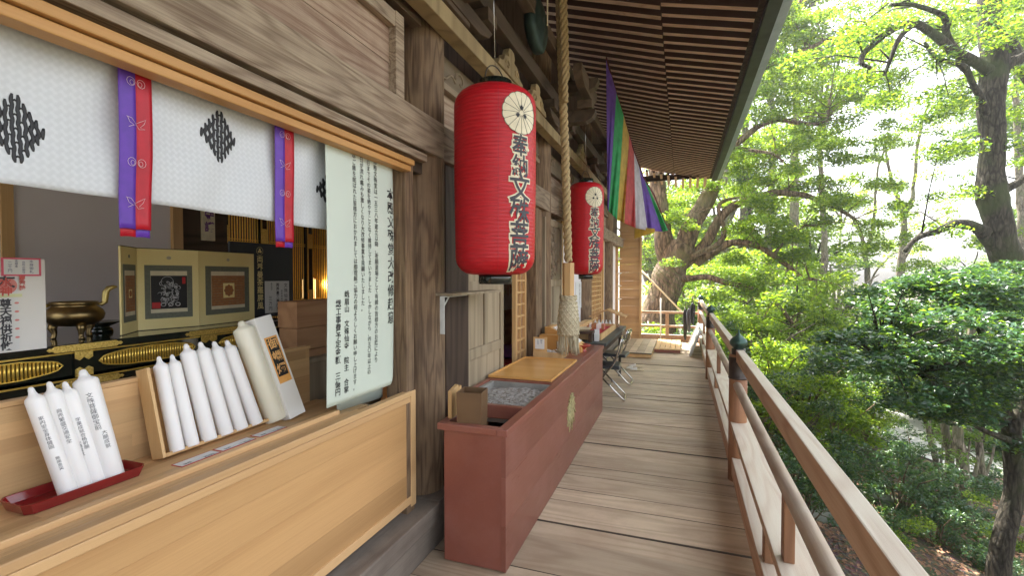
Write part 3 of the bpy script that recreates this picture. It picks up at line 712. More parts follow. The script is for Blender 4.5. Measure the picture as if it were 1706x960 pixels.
# ================================================================== ALTAR TABLE AND WHAT STANDS ON IT
alt = thing('altar_table', (-2.7, 1.5, .3), 'black lacquered altar table with gilt fittings and ribbed gold panels behind the counter', 'altar table')
m_ = MB(); m_.box(-3.2, -2.39, .2, 2.52, 1.285, 1.317); m_.box(-3.15, -2.41, .25, 2.49, 1.18, 1.285); m_.box(-3.18, -2.385, .2, 2.51, 1.135, 1.172)
m_.box(-3.1, -2.45, .3, 2.45, .3, 1.135)
obj('lacquer_body', m_, 'black_lacquer', alt, bevel=.003)
m_ = MB(); m_.box(-2.386, -2.383, .2, 2.512, 1.166, 1.173); m_.box(-2.411, -2.405, .25, 2.49, 1.275, 1.281)
obj('gilt_line', m_, 'gold', alt)
def cart(y0, y1, z0, z1):
    m2 = MB(); cy, cz, hy, hz = (y0 + y1) / 2, (z0 + z1) / 2, (y1 - y0) / 2, (z1 - z0) / 2
    def hgt(y_): t = min(1, abs(y_ - cy) / hy); return hz * max(0, 1 - t ** 2.6) ** .5 * (1 - .06 * abs(math.sin(t * 7)))
    pts = []; k = 28
    for i in range(k + 1): y_ = y0 + (y1 - y0) * i / k; pts.append((-2.404, y_, cz + hgt(y_)))
    for i in range(1, k): y_ = y1 - (y1 - y0) * i / k; pts.append((-2.404, y_, cz - hgt(y_)))
    m2.tube(pts, .0035, 6, close=True)
    y_ = y0 + .012
    while y_ < y1 - .008:
        h = hgt(y_) - .003
        if h > .006: m2.tube([(-2.407, y_, cz - h), (-2.407, y_, cz + h)], .0052, 6)
        y_ += .0125
    return obj('ribbed_panel', m2, 'gold', alt)
def Ya(u, X=-2.4): return at(u, 580, X=X).y
ed = [Ya(-30), Ya(105), Ya(166), Ya(326), Ya(366), Ya(462)]
cart(ed[0] - .25, ed[1], 1.192, 1.268); cart(ed[2], ed[3], 1.192, 1.268); cart(ed[4], ed[5], 1.192, 1.268)
def fitting(y0, y1, z0, z1, X, nm='gilt_fitting'):
    h = (z1 - z0) / 2; cz = (z0 + z1) / 2; e = h * 1.6
    poly = [(y0, cz), (y0 + e * .4, cz + h * .6), (y0 + e * .8, cz + h * .45), (y0 + e * 1.2, z1), (y1 - e * 1.2, z1), (y1 - e * .8, cz + h * .45), (y1 - e * .4, cz + h * .6), (y1, cz)]
    poly += [(p[0], 2 * cz - p[1]) for p in poly[-2:0:-1]]
    obj(nm, MB().prism(poly, 'X', X, X + .004), 'gold_rough', alt, bevel=.001)
for a, b in ((74, 202), (306, 400), (462, 500)):
    fitting(Ya(a), Ya(b), 1.286, 1.314, -2.3895); fitting(Ya(a) + .02, Ya(b), 1.138, 1.164, -2.3845)
for a, b in ((124, 154), (335, 361), (472, 486)):
    yA, yB = Ya(a), Ya(b); ym = (yA + yB) / 2
    obj('post_fitting', MB().box(-2.409, -2.4, yA, yB, 1.175, 1.283), 'black_lacquer', alt)
    for s_, z in ((1, 1.175), (-1, 1.283)):
        poly = [(yA, z), (yB, z), (yB, z + s_ * .03), ((ym + yB) / 2, z + s_ * .04), (ym, z + s_ * .028), ((ym + yA) / 2, z + s_ * .04), (yA, z + s_ * .03)]
        obj('gilt_corner', MB().prism(poly if s_ > 0 else poly[::-1], 'X', -2.3998, -2.396), 'gold_rough', alt)
# folding gold screen, three leaves
scr = thing('folding_screen', (-2.6, 1.95, 1.318), 'small gold folding screen with a black ink picture and two brown mandala pictures', 'folding screen')
SP = [(at(202, 500, X=-2.50), 1.76), (at(229, 500, X=-2.63), 1.735), (at(331, 500, X=-2.56), 1.735), (at(424, 500, X=-2.60), 1.757)]
SP = [(Vector((p.x, p.y, 1.32)), 1.742) for p, z in SP]
def leafpanel(i, art):
    a, b = SP[i][0], SP[i + 1][0]; r_ = (b - a); wd = r_.length; r_.normalize(); up_ = Vector((0, 0, 1)); nn = r_.cross(up_); h = .422
    def sl(m2, x0, x1, z0, z1, t0, t1): return m2.obox(a + r_ * (x0 + x1) / 2 + up_ * (z0 + z1) / 2 + nn * (t0 + t1) / 2, r_ * (x1 - x0) / 2, up_ * (z1 - z0) / 2, nn * (t1 - t0) / 2)
    p = obj('screen_leaf', sl(MB(), .001, wd - .001, 0, h, -.008, 0), 'gold_paper', scr)
    m2 = sl(MB(), .0, wd, h, h + .004, -.009, .001); sl(m2, 0, wd, -.003, 0, -.009, .001); obj('edging', m2, 'dark_wood', p)
    mx, mz0, mz1 = wd * .11, .055, h - .085
    obj('mount', sl(MB(), mx, wd - mx, mz0, mz1, .0005, .0015), 'mount_grey', p)
    ix = wd * .2
    obj('mount_band', sl(MB(), ix, wd - ix, mz0 + .03, mz1 - .03, .0018, .0024), 'cream_paint', p)
    px0, px1, pz0, pz1 = ix + .001, wd - ix - .001, mz0 + .05, mz1 - .055
    obj('picture_ground', sl(MB(), px0, px1, pz0, pz1, .0027, .0032), 'ink_black' if art == 'ink' else 'mandala_orange', p)
    def pt(x, z, t=.0045): return a + r_ * x + up_ * z + nn * t
    m2 = MB(); rr = random.Random(5 + i); cx, cz = (px0 + px1) / 2, (pz0 + pz1) / 2; hw, hh = (px1 - px0) / 2, (pz1 - pz0) / 2
    if art == 'ink':
        m2.tube([pt(cx - .01 + .17 * hw * 2 * math.cos(k / 16 * 6.283) , cz + hh * .62 + .17 * hw * 2 * math.sin(k / 16 * 6.283)) for k in range(16)], .0008, 5, close=True)
        for k in range(75):
            q = rr.uniform(0, 6.283); e = rr.random() ** .6; x0_, z0_ = cx + hw * .55 * e * math.cos(q), cz - hh * .08 + hh * .68 * e * math.sin(q)
            t_ = rr.uniform(0, 6.28); kk = rr.choice((-.7, .7, 1.1, -1.1)); s_ = rr.uniform(.0035, .008); P_ = [pt(x0_, z0_)]
            for j in range(6): x0_ += s_ * math.cos(t_); z0_ += s_ * math.sin(t_); t_ += kk; P_.append(pt(x0_, z0_))
            m2.tube(P_, [.0004, .001, .0014, .0012, .001, .0007, .0003], 4)
        for q in (-.35, 0.05, .45):
            m2.tube([pt(cx + hw * q + .011 * math.cos(k / 10 * 6.283), cz - hh * .74 + .009 * math.sin(k / 10 * 6.283)) for k in range(10)], .0022, 4, close=True)
        obj('ink_lines', m2, 'ink_white', p)
        m2 = sl(MB(), px0 + .004, px0 + .042, pz0 + .004, pz0 + .036, .0033, .0038); sl(m2, px1 - .024, px1 - .008, pz1 - .044, pz1 - .008, .0033, .0038)
        obj('seal', m2, 'ink_red', p)
    else:
        for k in range(11):
            z_ = pz0 + .012 + k * (pz1 - pz0 - .024) / 10
            sl(m2, px0 + .012, px1 - .012, z_ - .0035, z_ + .0035, .0034, .0038)
        for x_ in (px0 + .006, px1 - .006): sl(m2, x_ - .003, x_ + .003, pz0 + .004, pz1 - .004, .0034, .0038)
        obj('picture_bands', m2, 'mandala_brown', p)
        q = hw * .34
        m2 = sl(MB(), cx - q, cx + q, cz - q * 1.05, cz + q * 1.05, .0039, .0042); obj('picture_centre', m2, 'gold_paper', p)
        m2 = MB(); m2.add([pt(cx + q * .8 * (1 + .09 * math.cos(8 * k / 40 * 6.283)) * math.cos(k / 40 * 6.283), cz + q * .8 * (1 + .09 * math.cos(8 * k / 40 * 6.283)) * math.sin(k / 40 * 6.283), .0045) for k in range(40)], [tuple(range(40))])
        obj('picture_flower', m2, 'mandala_orange', p)
    m2 = MB(); m2.add([pt(wd / 2 + .011 * math.cos(k / 14 * 6.283), h - .045 + .009 * math.sin(k / 14 * 6.283), .001) for k in range(14)], [tuple(range(14))])
    obj('pale_seal', m2, 'mount_grey' if i == 0 else plain('seal_pale%d' % i, (.55, .48, .36), .6), p)
leafpanel(0, 'm'); leafpanel(1, 'ink'); leafpanel(2, 'm')
# black presentation board with gold characters and a price card
pb = thing('presentation_board', (-2.68, 2.5, 1.318), 'black board with a column of gold characters behind the folding screen', 'board')
yA, yB = at(384, 470, X=-2.68).y, at(489, 470, X=-2.68).y; yT = at(423, 470, X=-2.68).y
obj('board', MB().box(-2.70, -2.685, yA, yB, 1.318, 1.82), 'card_black', pb, bevel=.004)
yc = at(434, 470, X=-2.68).y
m_ = MB(); text(m_, '両界曼荼羅屏風', .052, (-2.684, yc, 1.735), bold=.0006, line=1.0)
obj('writing', m_, 'gold_paper', pb)
m_ = MB(); m_.tube([(-2.683, yc + .026 * math.cos(k / 20 * 6.283), 1.768 + .026 * math.sin(k / 20 * 6.283)) for k in range(20)], .001, 4, close=True)
for k in range(3): m_.add([(-2.683, yc + .008 * math.cos(a) + .009 * math.cos(k * 2.09 + 1.57), 1.768 + .008 * math.sin(a) + .009 * math.sin(k * 2.09 + 1.57)) for a in [j / 8 * 6.283 for j in range(8)]], [tuple(range(8))])
obj('crest', m_, 'gold_paper', pb)
cA, cB = at(443, 500, X=-2.675).y, at(483, 500, X=-2.675).y
pc = obj('price_card', MB().box(-2.684, -2.681, cA, cB, 1.345, 1.565), 'paper_white', pb)
m_ = MB(); wc_ = cB - cA
text(m_, '文殊仙寺', .032, (-2.68, cA + wc_ * .84, 1.548), line=1.15); text(m_, '両界曼荼羅屏風', .027, (-2.68, cA + wc_ * .5, 1.55), line=1.05, bold=.0006)
text(m_, '限定奉納特別頒布', .015, (-2.68, cA + wc_ * .67, 1.50), line=1.2); text(m_, '三万円', .032, (-2.68, cA + wc_ * .2, 1.46), line=1.1); text(m_, '御祈祷済', .013, (-2.68, cA + wc_ * .25, 1.552))
obj('card_writing', m_, 'ink_black', pc)
# bronze censer
cn = at(124, 515, X=-2.6); cz = 1.318
cen = thing('incense_burner', (cn.x, cn.y, cz), 'round bronze incense burner with two horn handles and three feet on the black altar', 'incense burner')
m_ = MB().lathe([(.03, .055), (.075, .06), (.102, .085), (.108, .108), (.10, .128), (.082, .143), (.076, .150), (.082, .153), (.086, .165), (.080, .166), (.074, .155), (.085, .13), (.09, .1), (.04, .07), (0, .07)], (cn.x, cn.y, cz), 40)
obj('bowl', m_, 'bronze', cen)
dv = Vector((-.42, .907, 0)).normalized(); dv = Vector((.30, .95, 0)).normalized()
for s_ in (-1, 1):
    P_ = [(.080, .155, .006), (.095, .150, .010), (.108, .160, .012), (.110, .185, .013), (.113, .208, .013), (.124, .224, .012), (.142, .230, .009), (.155, .231, .004)]
    m_ = MB().tube([Vector((cn.x, cn.y, cz)) + dv * s_ * a + Vector((0, 0, b)) for a, b, r_ in P_], [r_ for a, b, r_ in P_], 10)
    obj('horn_handle', m_, 'brass', cen)
for k in range(3):
    a = 1.9 + k * 2.094
    m_ = MB().tube([(cn.x + rr_ * math.cos(a), cn.y + rr_ * math.sin(a), cz + z) for rr_, z in ((.07, .07), (.078, .045), (.07, .025), (.072, .008), (.078, 0))], [.02, .016, .010, .010, .013], 10)
    obj('foot', m_, 'bronze', cen)
sp_ = at(166, 552, X=-2.75)
m_ = MB(); m_.lathe([(.055, 0), (.05, .02), (.04, .024), (.04, .03), (.085, .05), (.088, .055), (.078, .053), (0, .04)], (sp_.x, sp_.y, 1.318), 24)
top('offering_stand', m_, 'black_lacquer', 'small black lacquer stand half hidden behind the bronze incense burner', 'stand', (sp_.x, sp_.y, 1.318))
# paper charm in its box, left edge
ch = thing('charm_box', (-2.36, 1.08, 1.318), 'white charm box with a pink bordered price label, left of the incense burner', 'charm box')
yR = at(78, 500, X=-2.33).y; yL = yR - .24
obj('box_body', MB().box(-2.385, -2.335, yL, yR, 1.318, 1.665), 'carton_white', ch, bevel=.002)
obj('charm_sheet', MB().box(-2.3345, -2.332, yL + .02, at(31, 500, X=-2.33).y, 1.325, 1.60), 'paper_white', ch)
yc0 = at(9, 500, X=-2.33).y
for b__, s__, z__ in (('尊天福供祈攸', .034, 1.515), ('大', .06, 1.61)):
    m_ = MB(); text(m_, b__, s__, (-2.331, yc0, z__), bold=.001, line=.92); obj('black_print', m_, 'ink_grey', ch)
m_ = MB(); m_.add([(-2.3315, yc0 + .03 * math.cos(a) + .005, 1.565 + .03 * math.sin(a)) for a in [j / 24 * 6.283 for j in range(24)]], [tuple(range(24))])
for k in range(5):
    for s_ in (-1, 1): m_.add([(-2.3315, yc0 + s_ * .032 + .007 * math.cos(a), 1.50 - k * .032 + .004 * math.sin(a)) for a in [j / 8 * 6.283 for j in range(8)]], [tuple(range(8))])
obj('red_print', m_, 'red_print_pale', ch)
m_ = MB(); text(m_, '水神', .036, (-2.3295, yc0 + .002, 1.592), bold=.0008, line=.9); text(m_, '悪霊除', .018, (-2.3295, yc0 + .048, 1.60), bold=.0008); obj('red_characters', m_, 'red_print', ch)
obj('paper_band', MB().box(-2.3335, -2.3295, yL + .01, at(37, 500, X=-2.33).y, 1.522, 1.534), plain('band_yellow', (.75, .76, .45), .6), ch)
lA, lB = at(2, 445, X=-2.33).y, at(68, 445, X=-2.33).y
lb = obj('price_label', MB().box(-2.331, -2.3285, lA, lB, 1.600, 1.668), plain('label_pink', (.72, .10, .17), .5), ch)
obj('label_paper', MB().box(-2.3283, -2.3278, lA + .006, lB - .007, 1.606, 1.662), 'paper_white', lb)
m_ = MB(); wl = lB - lA
for t_, q, s_, z_ in (('水神御札', .74, .0125, 1.66), ('台所の御守', .54, .0095, 1.656), ('志納金', .36, .0095, 1.660), ('二千円', .2, .0135, 1.654)): text(m_, t_, s_, (-2.327, lA + wl * q, z_), line=1.02, lift=0)
obj('label_writing', m_, 'ink_blue', lb)
# chest / wooden shelf right of the altar
m_ = MB(); m_.box(-2.35, -2.2, 2.30, 3.1, 1.28, 1.443); m_.box(-2.34, -2.203, 2.30, 3.1, 1.14, 1.278); m_.box(-2.345, -2.2, 2.30, 3.1, 1.09, 1.137)
top('wooden_chest', m_, 'chest_wood', 'stacked brown plank chest between the gold screen and the long notice', 'chest', (-2.27, 2.7, .9), bevel=.004)
m_ = MB(); m_.box(-2.5, -2.16, 2.2, 3.1, .3, 1.06); m_.box(-2.5, -2.15, 2.18, 3.1, 1.062, 1.088)
top('cabinet', m_, 'grey_wood', 'grey low cabinet under the brown plank chest', 'cabinet', (-2.3, 2.65, .3), bevel=.004)
# gilt lattice doors of the inner shrine
ls = thing('inner_lattice', (-3.9, 4.0, .3), 'dark inner shrine doors with gilt lattice bars and black lacquer posts', 'lattice doors')
ysx = [at(u_, 400, X=-3.9).y for u_ in (372, 437, 513, 590, 660)]
for k, (a, b) in enumerate(zip(ysx, ysx[1:])):
    m_ = MB(); y_ = a + .06
    while y_ < b - .04: m_.box(-3.905, -3.895, y_, y_ + .006, .8, 2.9); y_ += .028
    for z in (1.32, 1.34, 1.92, 1.94, 2.32, 2.34): m_.box(-3.903, -3.892, a + .04, b - .03, z, z + .007)
    obj('gilt_bars', m_, 'gold', ls)
    obj('lacquer_post', MB().box(-3.93, -3.86, a - .05, a + .03, .5, 2.9), 'black_lacquer', ls)
    m_ = MB(); m_.box(-3.862, -3.857, a - .052, a - .038, .5, 2.9); m_.box(-3.862, -3.857, a + .018, a + .032, .5, 2.9); m_.box(-3.865, -3.856, a - .05, a + .03, 1.30, 1.45); m_.box(-3.865, -3.856, a - .05, a + .03, 1.9, 2.06)
    obj('gilt_edging', m_, 'gold_rough', ls)
obj('dark_backing', MB().box(-4.6, -4.55, 2.9, 6.2, .3, 3.1), 'dark_wood', ls)
m_ = MB(); m_.lathe([(.05, 0), (.07, .02), (.07, .24), (.05, .26)], (-4.15, at(515, 480, X=-4.15).y, 1.32), 20)
top('shrine_lamp', m_, 'lamp_glow', 'glowing amber lamp behind the gilt lattice doors', 'lamp', (-4.15, 4.5, 1.32))
lp = bpy.data.lights.new('shrine_lamp_light', 'POINT'); lp.energy = 2; lp.color = (1, .62, .3); lp.shadow_soft_size = .06
lo = bpy.data.objects.new('shrine_lamp_light', lp); lo.location = (-4.0, 4.45, 1.5); COL.objects.link(lo)
# small hanging plaque
pA, pB = at(337, 380, X=-3.6).y, at(357, 380, X=-3.6).y
hp = thing('wall_plaque', (-3.6, pA, 1.88), 'small cream wall plaque with purple writing on the dark brown wall', 'plaque')
obj('plaque_board', MB().box(-3.618, -3.59, pA, pB, 1.885, 2.16), 'cream_paint', hp, bevel=.002)
m_ = MB(); text(m_, '守護', .085, (-3.588, (pA + pB) / 2, 2.12), bold=.002, line=1.05); obj('writing', m_, 'ink_purple', hp)

# ================================================================== NOREN CURTAIN
nor = thing('noren_curtain', (-1.5, 1, 2.19), 'white brocade door curtain with black diamond crests hung under the lintel', 'curtain')
def cur(a, b):
    y_ = -.9 + a * 2.75; z = 2.205 - b * (.392)
    return (-1.5 + .014 * math.sin(y_ * 5.3 + 1) * b + .008 * math.sin(y_ * 13 + b * 3 + math.sin(y_ * 4)) * b + .004 * math.sin(y_ * 31 + b * 5) + .004 * math.sin(b * 7 + y_ * 2), y_, z + .006 * math.sin(y_ * 2.4))
obj('cloth', MB().grid(cur, 120, 24), 'brocade', nor, solid=.0015)
def curx(y_, z): b = (2.205 - z) / .392; return cur((y_ + .9) / 2.75, b)[0]
def crest(c, hy, hz):
    m2 = MB(); nn = 5
    for i in range(-nn, nn + 1):
        for j in range(-nn, nn + 1):
            fy, fz = i / nn, j / nn
            if (i + j) % 2 or abs(fy) + abs(fz) > 1.02: continue
            yy, zz_ = c[0] + fy * hy * .93, c[1] + fz * hz * .9; sy, sz = hy / nn, hz / nn
            def X_(y_, z): return curx(y_, z) + .0022
            for s_ in (-1, 1):
                P_ = [(yy + s_ * sy * (.42 + .14 * math.sin(t * 3.1 + i)), zz_ + sz * (t - .5) * 1.55) for t in (0, .25, .5, .75, 1)]
                if abs((P_[0][0] - c[0]) / hy) + abs((zz_ - c[1]) / hz) > 1.08: continue
                m2.tube([(X_(*p) , *p) for p in P_], [hy * .03, hy * .062, hy * .07, hy * .062, hy * .035], 6)
            m2.tube([(X_(yy - sy * .4, zz_), yy - sy * .4, zz_ - sz * .1), (X_(yy, zz_), yy, zz_ + sz * .08), (X_(yy + sy * .4, zz_), yy + sy * .4, zz_ - sz * .1)], hy * .045, 6)
    for v in range(len(m2.v)): x, y_, z = m2.v[v]; m2.v[v] = (curx(y_, z) + .0022 + (x - curx(y_, z) - .0022) * .08, y_, z)
    obj('diamond_crest', m2, 'ink_black', nor)
for (u_, v_, uw, vh) in ((33, 213, 54, 66), (364.5, 228, 34, 49), (553, 320, 26, 38)):
    c0 = at(u_, v_, X=-1.498); hy = (at(u_ + uw, v_, X=-1.498).y - at(u_ - uw, v_, X=-1.498).y) / 2; hz = (at(u_, v_ - vh, X=-1.498).z - c0.z)
    crest((c0.y, c0.z), hy, hz)
def ribbon(uL, uR, vT, vB, k):
    yL, yR = at(uL, (vT + vB) / 2, X=-1.47).y, at(uR, (vT + vB) / 2, X=-1.47).y; zb = at(uL, vB, X=-1.47).z; ym = (yL + yR) / 2; zt = 2.20
    def sh(y0, y1, X, zb_):
        def f(a, b): 
            z = zt + (zb_ - zt) * b; t = 1 - (b - .3) ** 2 * .12
            yy = y0 + (y1 - y0) * a
            return (X + .004 * math.sin(b * 6 + k) * b, ym + (yy - ym) * t - .006 * max(0, b - .55) * 2, z + .002 * math.sin(a * 3))
        return MB().grid(f, 4, 26)
    rb = obj('ribbon', sh(yL, ym, -1.472, zb), 'ribbon_purple', nor, solid=.001)
    obj('red_half', sh(ym, yR, -1.472, zb), 'ribbon_red', rb, solid=.001)
    obj('under_layer', sh(yL + .006, ym + .004, -1.478, zb - .022), 'ribbon_red', rb, solid=.001)
    obj('under_half', sh(ym + .004, yR, -1.478, zb - .022), 'ribbon_purple', rb, solid=.001)
    m2 = MB()
    for q in range(4):
        z0 = zt - .05 - q * (zt - zb - .06) / 3.6 + (0 if k else 0); hw = (yR - yL) * .3; X = -1.4685
        def P3(y_, z): b = (zt - z) / (zt - zb); return (X + .004 * math.sin(b * 6 + k) * b, ym + y_ * hw - .006 * max(0, b - .55) * 2, z)
        if q % 2 == 0:      # butterfly
            for s_ in (-1, 1):
                m2.tube([P3(s_ * (.1 + .5 * (1 - math.cos(t / 10 * 6.283)) * .8), z0 + .012 * math.sin(t / 10 * 6.283)) for t in range(10)], .0006, 4, close=True)
                m2.tube([P3(s_ * (.2 + .25 * (1 - math.cos(t / 8 * 6.283)) * .8), z0 - .002 + .007 * math.sin(t / 8 * 6.283)) for t in range(8)], .0005, 4, close=True)
        else:               # crane
            for pts in ([(-1, .012), (-.5, .010), (-.1, -.004), (.3, .004), (.9, .014), (.7, 0), (.3, -.012), (.8, -.014), (.2, -.018), (-.1, -.006), (-.4, -.010), (-.8, -.016)], [(-.9, .011), (-.7, -.002), (-.3, -.008)]):
                m2.tube([P3(a, z0 + b) for a, b in pts], .0006, 4)
    obj('thread_pattern', m2, 'thread_white', rb)
ribbon(199, 255, 98, 380, 0); ribbon(459, 491, 197, 402, 1)

# ================================================================== LONG PAPER NOTICE
po = thing('paper_notice', (-1.46, 1.95, 1.0), 'long pale green paper notice with vertical columns of brush writing beside the pillar', 'notice')
pyL, pyR = 1.695, 2.236
def ps_(a, b):
    y_ = pyL + (pyR - pyL) * a; z = 2.19 - b * (2.19 - 1.02); cx = max(0, a - .88) / .12
    if b > .9 and a > .9:
        z = 2.19 - min(b, .9 + .1 * math.sqrt(max(0, 1 - ((a - .9) / .1) ** 2 * .9))) * 1.17
    return (-1.458 - .02 * cx * cx + .006 * math.sin(b * 4), y_, z)
def pX(y_, z): return ps_(min(1, (y_ - pyL) / (pyR - pyL)), (2.19 - z) / 1.17)[0] + .0022
obj('sheet', MB().grid(ps_, 40, 50), 'poster_paper', po, solid=.0008)
def ps2(a, b): y_ = 1.95 + .33 * a; return (-1.60 - .02 * math.cos(a * 3), y_, 2.1 - b * 1.18)
obj('second_sheet', MB().grid(ps2, 10, 10), 'poster_paper', po, solid=.0008)
def column(body, u_, v0, v1, bold=0., sz=None, name='column', cw=1.0):
    A, B = at(u_, v0, X=-1.455), at(u_, v1, X=-1.455); H = A.z - B.z; n_ = len(body); p_ = H / n_
    s_ = sz or p_ * 1.02; m2 = MB()
    text(m2, body, s_, (0, 0, 0), line=p_ / s_, bold=bold, res=2, fn=lambda x, y: (pX(A.y + x, max(1.03, A.z + y)), A.y + x * cw, A.z + y))
    obj(name, m2, 'ink_black', po)
column('本殿文殊堂大改修趣意', 650, 315, 543, .0009, sz=.068, name='title_column')
column('本殿文殊堂は一五三八年建立以降、祈願道場として有縁の皆様方のお蔭により', 625, 266, 606, .0002)
column('今日までその姿を絶やすことなく維持してまいりました。しかしながら、四五〇年以上の', 613.5, 258, 626, .0002)
column('月日が流れ痛みも激しくなり大改修事業を発願いたしました。', 602, 252, 520, .0002)
column('何卒ご縁を結ばれた皆様方におかれましては御理解ご協力の程よろしくお願い申し上げます。', 589.5, 246, 653, .0002)
column('峨眉山　文殊仙寺　院主　合掌', 577, 485, 657, .0004)
column('総工事費予定金額　三億円', 563, 500, 662, .0006)

# ================================================================== LANTERNS
def lantern(c, H, Rr, a_text, label):
    t = thing('paper_lantern', (c[0], c[1], c[2] - H / 2), label, 'lantern', 'red votive lanterns hanging before the hall')
    def rad(q):          # q 0 bottom .. 1 top
        z = abs(q - .5) * 2; e = max(0, (z - .80) / .20)
        r_ = Rr * (1 - .035 * (q < .5) * z) * (1 - .46 * (1 - math.sqrt(max(0, 1 - e ** 2.2)))); return r_
    nr_ = 52; prof = []
    for i in range(nr_ * 4 + 1):
        q = i / (nr_ * 4); prof.append((rad(q) * (1 + .0075 * abs(math.sin(i / 4 * math.pi)) - .005), (q) * H))
    obj('paper_body', MB().lathe(prof, (c[0], c[1], c[2] - H / 2), 72), 'lantern_red', t)
    seam = MB(); sa = a_text - .55
    seam.tube([(c[0] + (rad(i / 60) + .0005) * math.cos(sa), c[1] + (rad(i / 60) + .0005) * math.sin(sa), c[2] - H / 2 + i / 60 * H) for i in range(61)], .0014, 5)
    obj('seam', seam, 'ribbon_red', t)
    zt, zb = c[2] + H / 2, c[2] - H / 2
    obj('top_cap', MB().lathe([(Rr * .40, -.015), (Rr * .41, 0), (Rr * .41, .055), (Rr * .38, .055), (Rr * .38, .0), (0, -.005)], (c[0], c[1], zt), 40), 'lantern_lacquer', t)
    obj('bottom_cap', MB().lathe([(0, .015), (Rr * .38, .01), (Rr * .38, -.055), (Rr * .41, -.055), (Rr * .41, .015)], (c[0], c[1], zb), 40), 'lantern_lacquer', t)
    m2 = MB(); m2.tube([(c[0] + .09 * math.cos(k / 12 * math.pi) * .3, c[1] + .09 * math.cos(k / 12 * math.pi), zt + .05 + .10 * math.sin(k / 12 * math.pi)) for k in range(13)], .004, 6)
    obj('handle', m2, 'dark_metal', t)
    obj('wire', MB().tube([(c[0], c[1], zt + .148), (c[0] - .02, c[1], 3.75)], .0018, 5), 'steel', t)
    def wrap(z0, da=0, lift=.003):
        def f(x, y):
            z = z0 + y; q = (z - zb) / H; r_ = rad(min(1, max(0, q))) + lift; a = a_text + da + x / Rr
            return (c[0] + r_ * math.cos(a), c[1] + r_ * math.sin(a), z)
        return f
    k = H / 1.09
    chars = [('奉', .128, .165 * k), ('納', .128, .053 * k), ('文', .165, -.07 * k), ('殊', .16, -.205 * k), ('菩', .16, -.333 * k), ('薩', .16, -.46 * k)]
    mo, mi = MB(), MB()
    for ch_, s_, dz in chars:
        s_ *= k
        for mm, bo, lf in ((mo, .0105, .0028), (mi, .0022, .0048)):
            f = wrap(c[2] + dz + s_ * .5, 0, lf); text(mm, ch_, s_, (0, 0, 0), bold=bo * k, fn=lambda x, y: f(x * .9, y), res=2, cut=.014)
    obj('character_outline', mo, 'cream_paint', t); obj('characters', mi, 'ink_grey', t)
    # chrysanthemum crest
    f = wrap(c[2] + .355 * k, 0.02, .0030); f2 = wrap(c[2] + .355 * k, 0.02, .0042); R0 = .118 * k
    m2 = MB()
    ring = []
    for i in range(96): a = i / 96 * 6.283; r_ = R0 * (1 + .035 * abs(math.sin(8 * a)) ** .6 - .02); ring.append(f(r_ * math.cos(a), r_ * math.sin(a)))
    vs_ = list(ring); nr__ = 9
    for q in range(1, nr__): vs_ += [f((1 - q / nr__) * R0 * math.cos(i / 96 * 6.283), (1 - q / nr__) * R0 * math.sin(i / 96 * 6.283)) for i in range(96)]
    m2.add(vs_, [(q * 96 + i, q * 96 + (i + 1) % 96, (q + 1) * 96 + (i + 1) % 96, (q + 1) * 96 + i) for q in range(nr__ - 1) for i in range(96)] + [tuple(range((nr__ - 1) * 96, nr__ * 96))])
    ce = obj('flower_crest', m2, 'cream_paint', t)
    m2 = MB()
    for i in range(16): a = i / 16 * 6.283; m2.tube([f2(r_ * math.cos(a), r_ * math.sin(a)) for r_ in (R0 * .12, R0 * .5, R0 * .97)], .0011, 4)
    m2.tube([f2(R0 * .99 * (1 + .03 * abs(math.sin(8 * a)) ** .6 - .02) * math.cos(a), R0 * .99 * (1 + .03 * abs(math.sin(8 * a)) ** .6 - .02) * math.sin(a)) for a in [i / 96 * 6.283 for i in range(96)]], .0013, 4, close=True)
    for q in range(3):
        aa = 1.57 + q * 2.094; x0, y0 = R0 * .25 * math.cos(aa), R0 * .25 * math.sin(aa)
        m2.add([f2(x0 + R0 * .13 * (1 if j % 2 else .6) * math.cos(j / 16 * 6.283), y0 + R0 * .13 * (1 if j % 2 else .6) * math.sin(j / 16 * 6.283)) for j in range(16)], [tuple(range(16))])
    obj('petal_lines', m2, 'ink_black', ce)
c1 = at(825, 306, X=-1.06); lantern(tuple(c1), 1.09, .243, R(-33), 'large red paper lantern with black characters hanging nearest, in front of the first pillar')
c2 = at(976, 382, X=-1.10); lantern(tuple(c2), 1.09, .212, R(-50), 'red paper lantern hanging farther along, behind the thick bell rope')

# ================================================================== BELL ROPE AND GONG
rp = thing('bell_rope', (-1.06, 4.75, .9), 'thick twisted straw bell rope with a wooden grip and knotted cord tassel', 'rope')
A, B = Vector((-1.12, 4.5, 4.25)), Vector((-1.08, 4.74, 1.75)); ax = (B - A).normalized(); s1 = ax.cross(Vector((1, 0, 0))).normalized(); s2 = ax.cross(s1)
m_ = MB(); n = 260
for k in range(3):
    m_.tube([A + (B - A) * i / n + (s1 * math.cos(i * .30 + k * 2.094) + s2 * math.sin(i * .30 + k * 2.094)) * .021 + s1 * .012 * math.sin(i * .03) for i in range(n + 1)], .0225, 7)
obj('twisted_rope', m_, 'rope_hemp', rp)
m_ = MB()
for off, z_end in ((.05, 3.27), (-.045, 3.5)):
    P0 = A + s1 * off + Vector((.03, 0, 0)); ln = (4.25 - z_end); n = int(ln * 100)
    for k in range(3):
        m_.tube([P0 + ax * (ln * i / n) + (s1 * math.cos(i * .30 + k * 2.094) + s2 * math.sin(i * .30 + k * 2.094)) * .017 for i in range(n + 1)], .0185, 7)
obj('doubled_rope', m_, 'rope_hemp', rp)
g0, g1v = at(947, 438, X=-1.06), at(947, 493, X=-1.06)
gx, gy = g0.x, g0.y
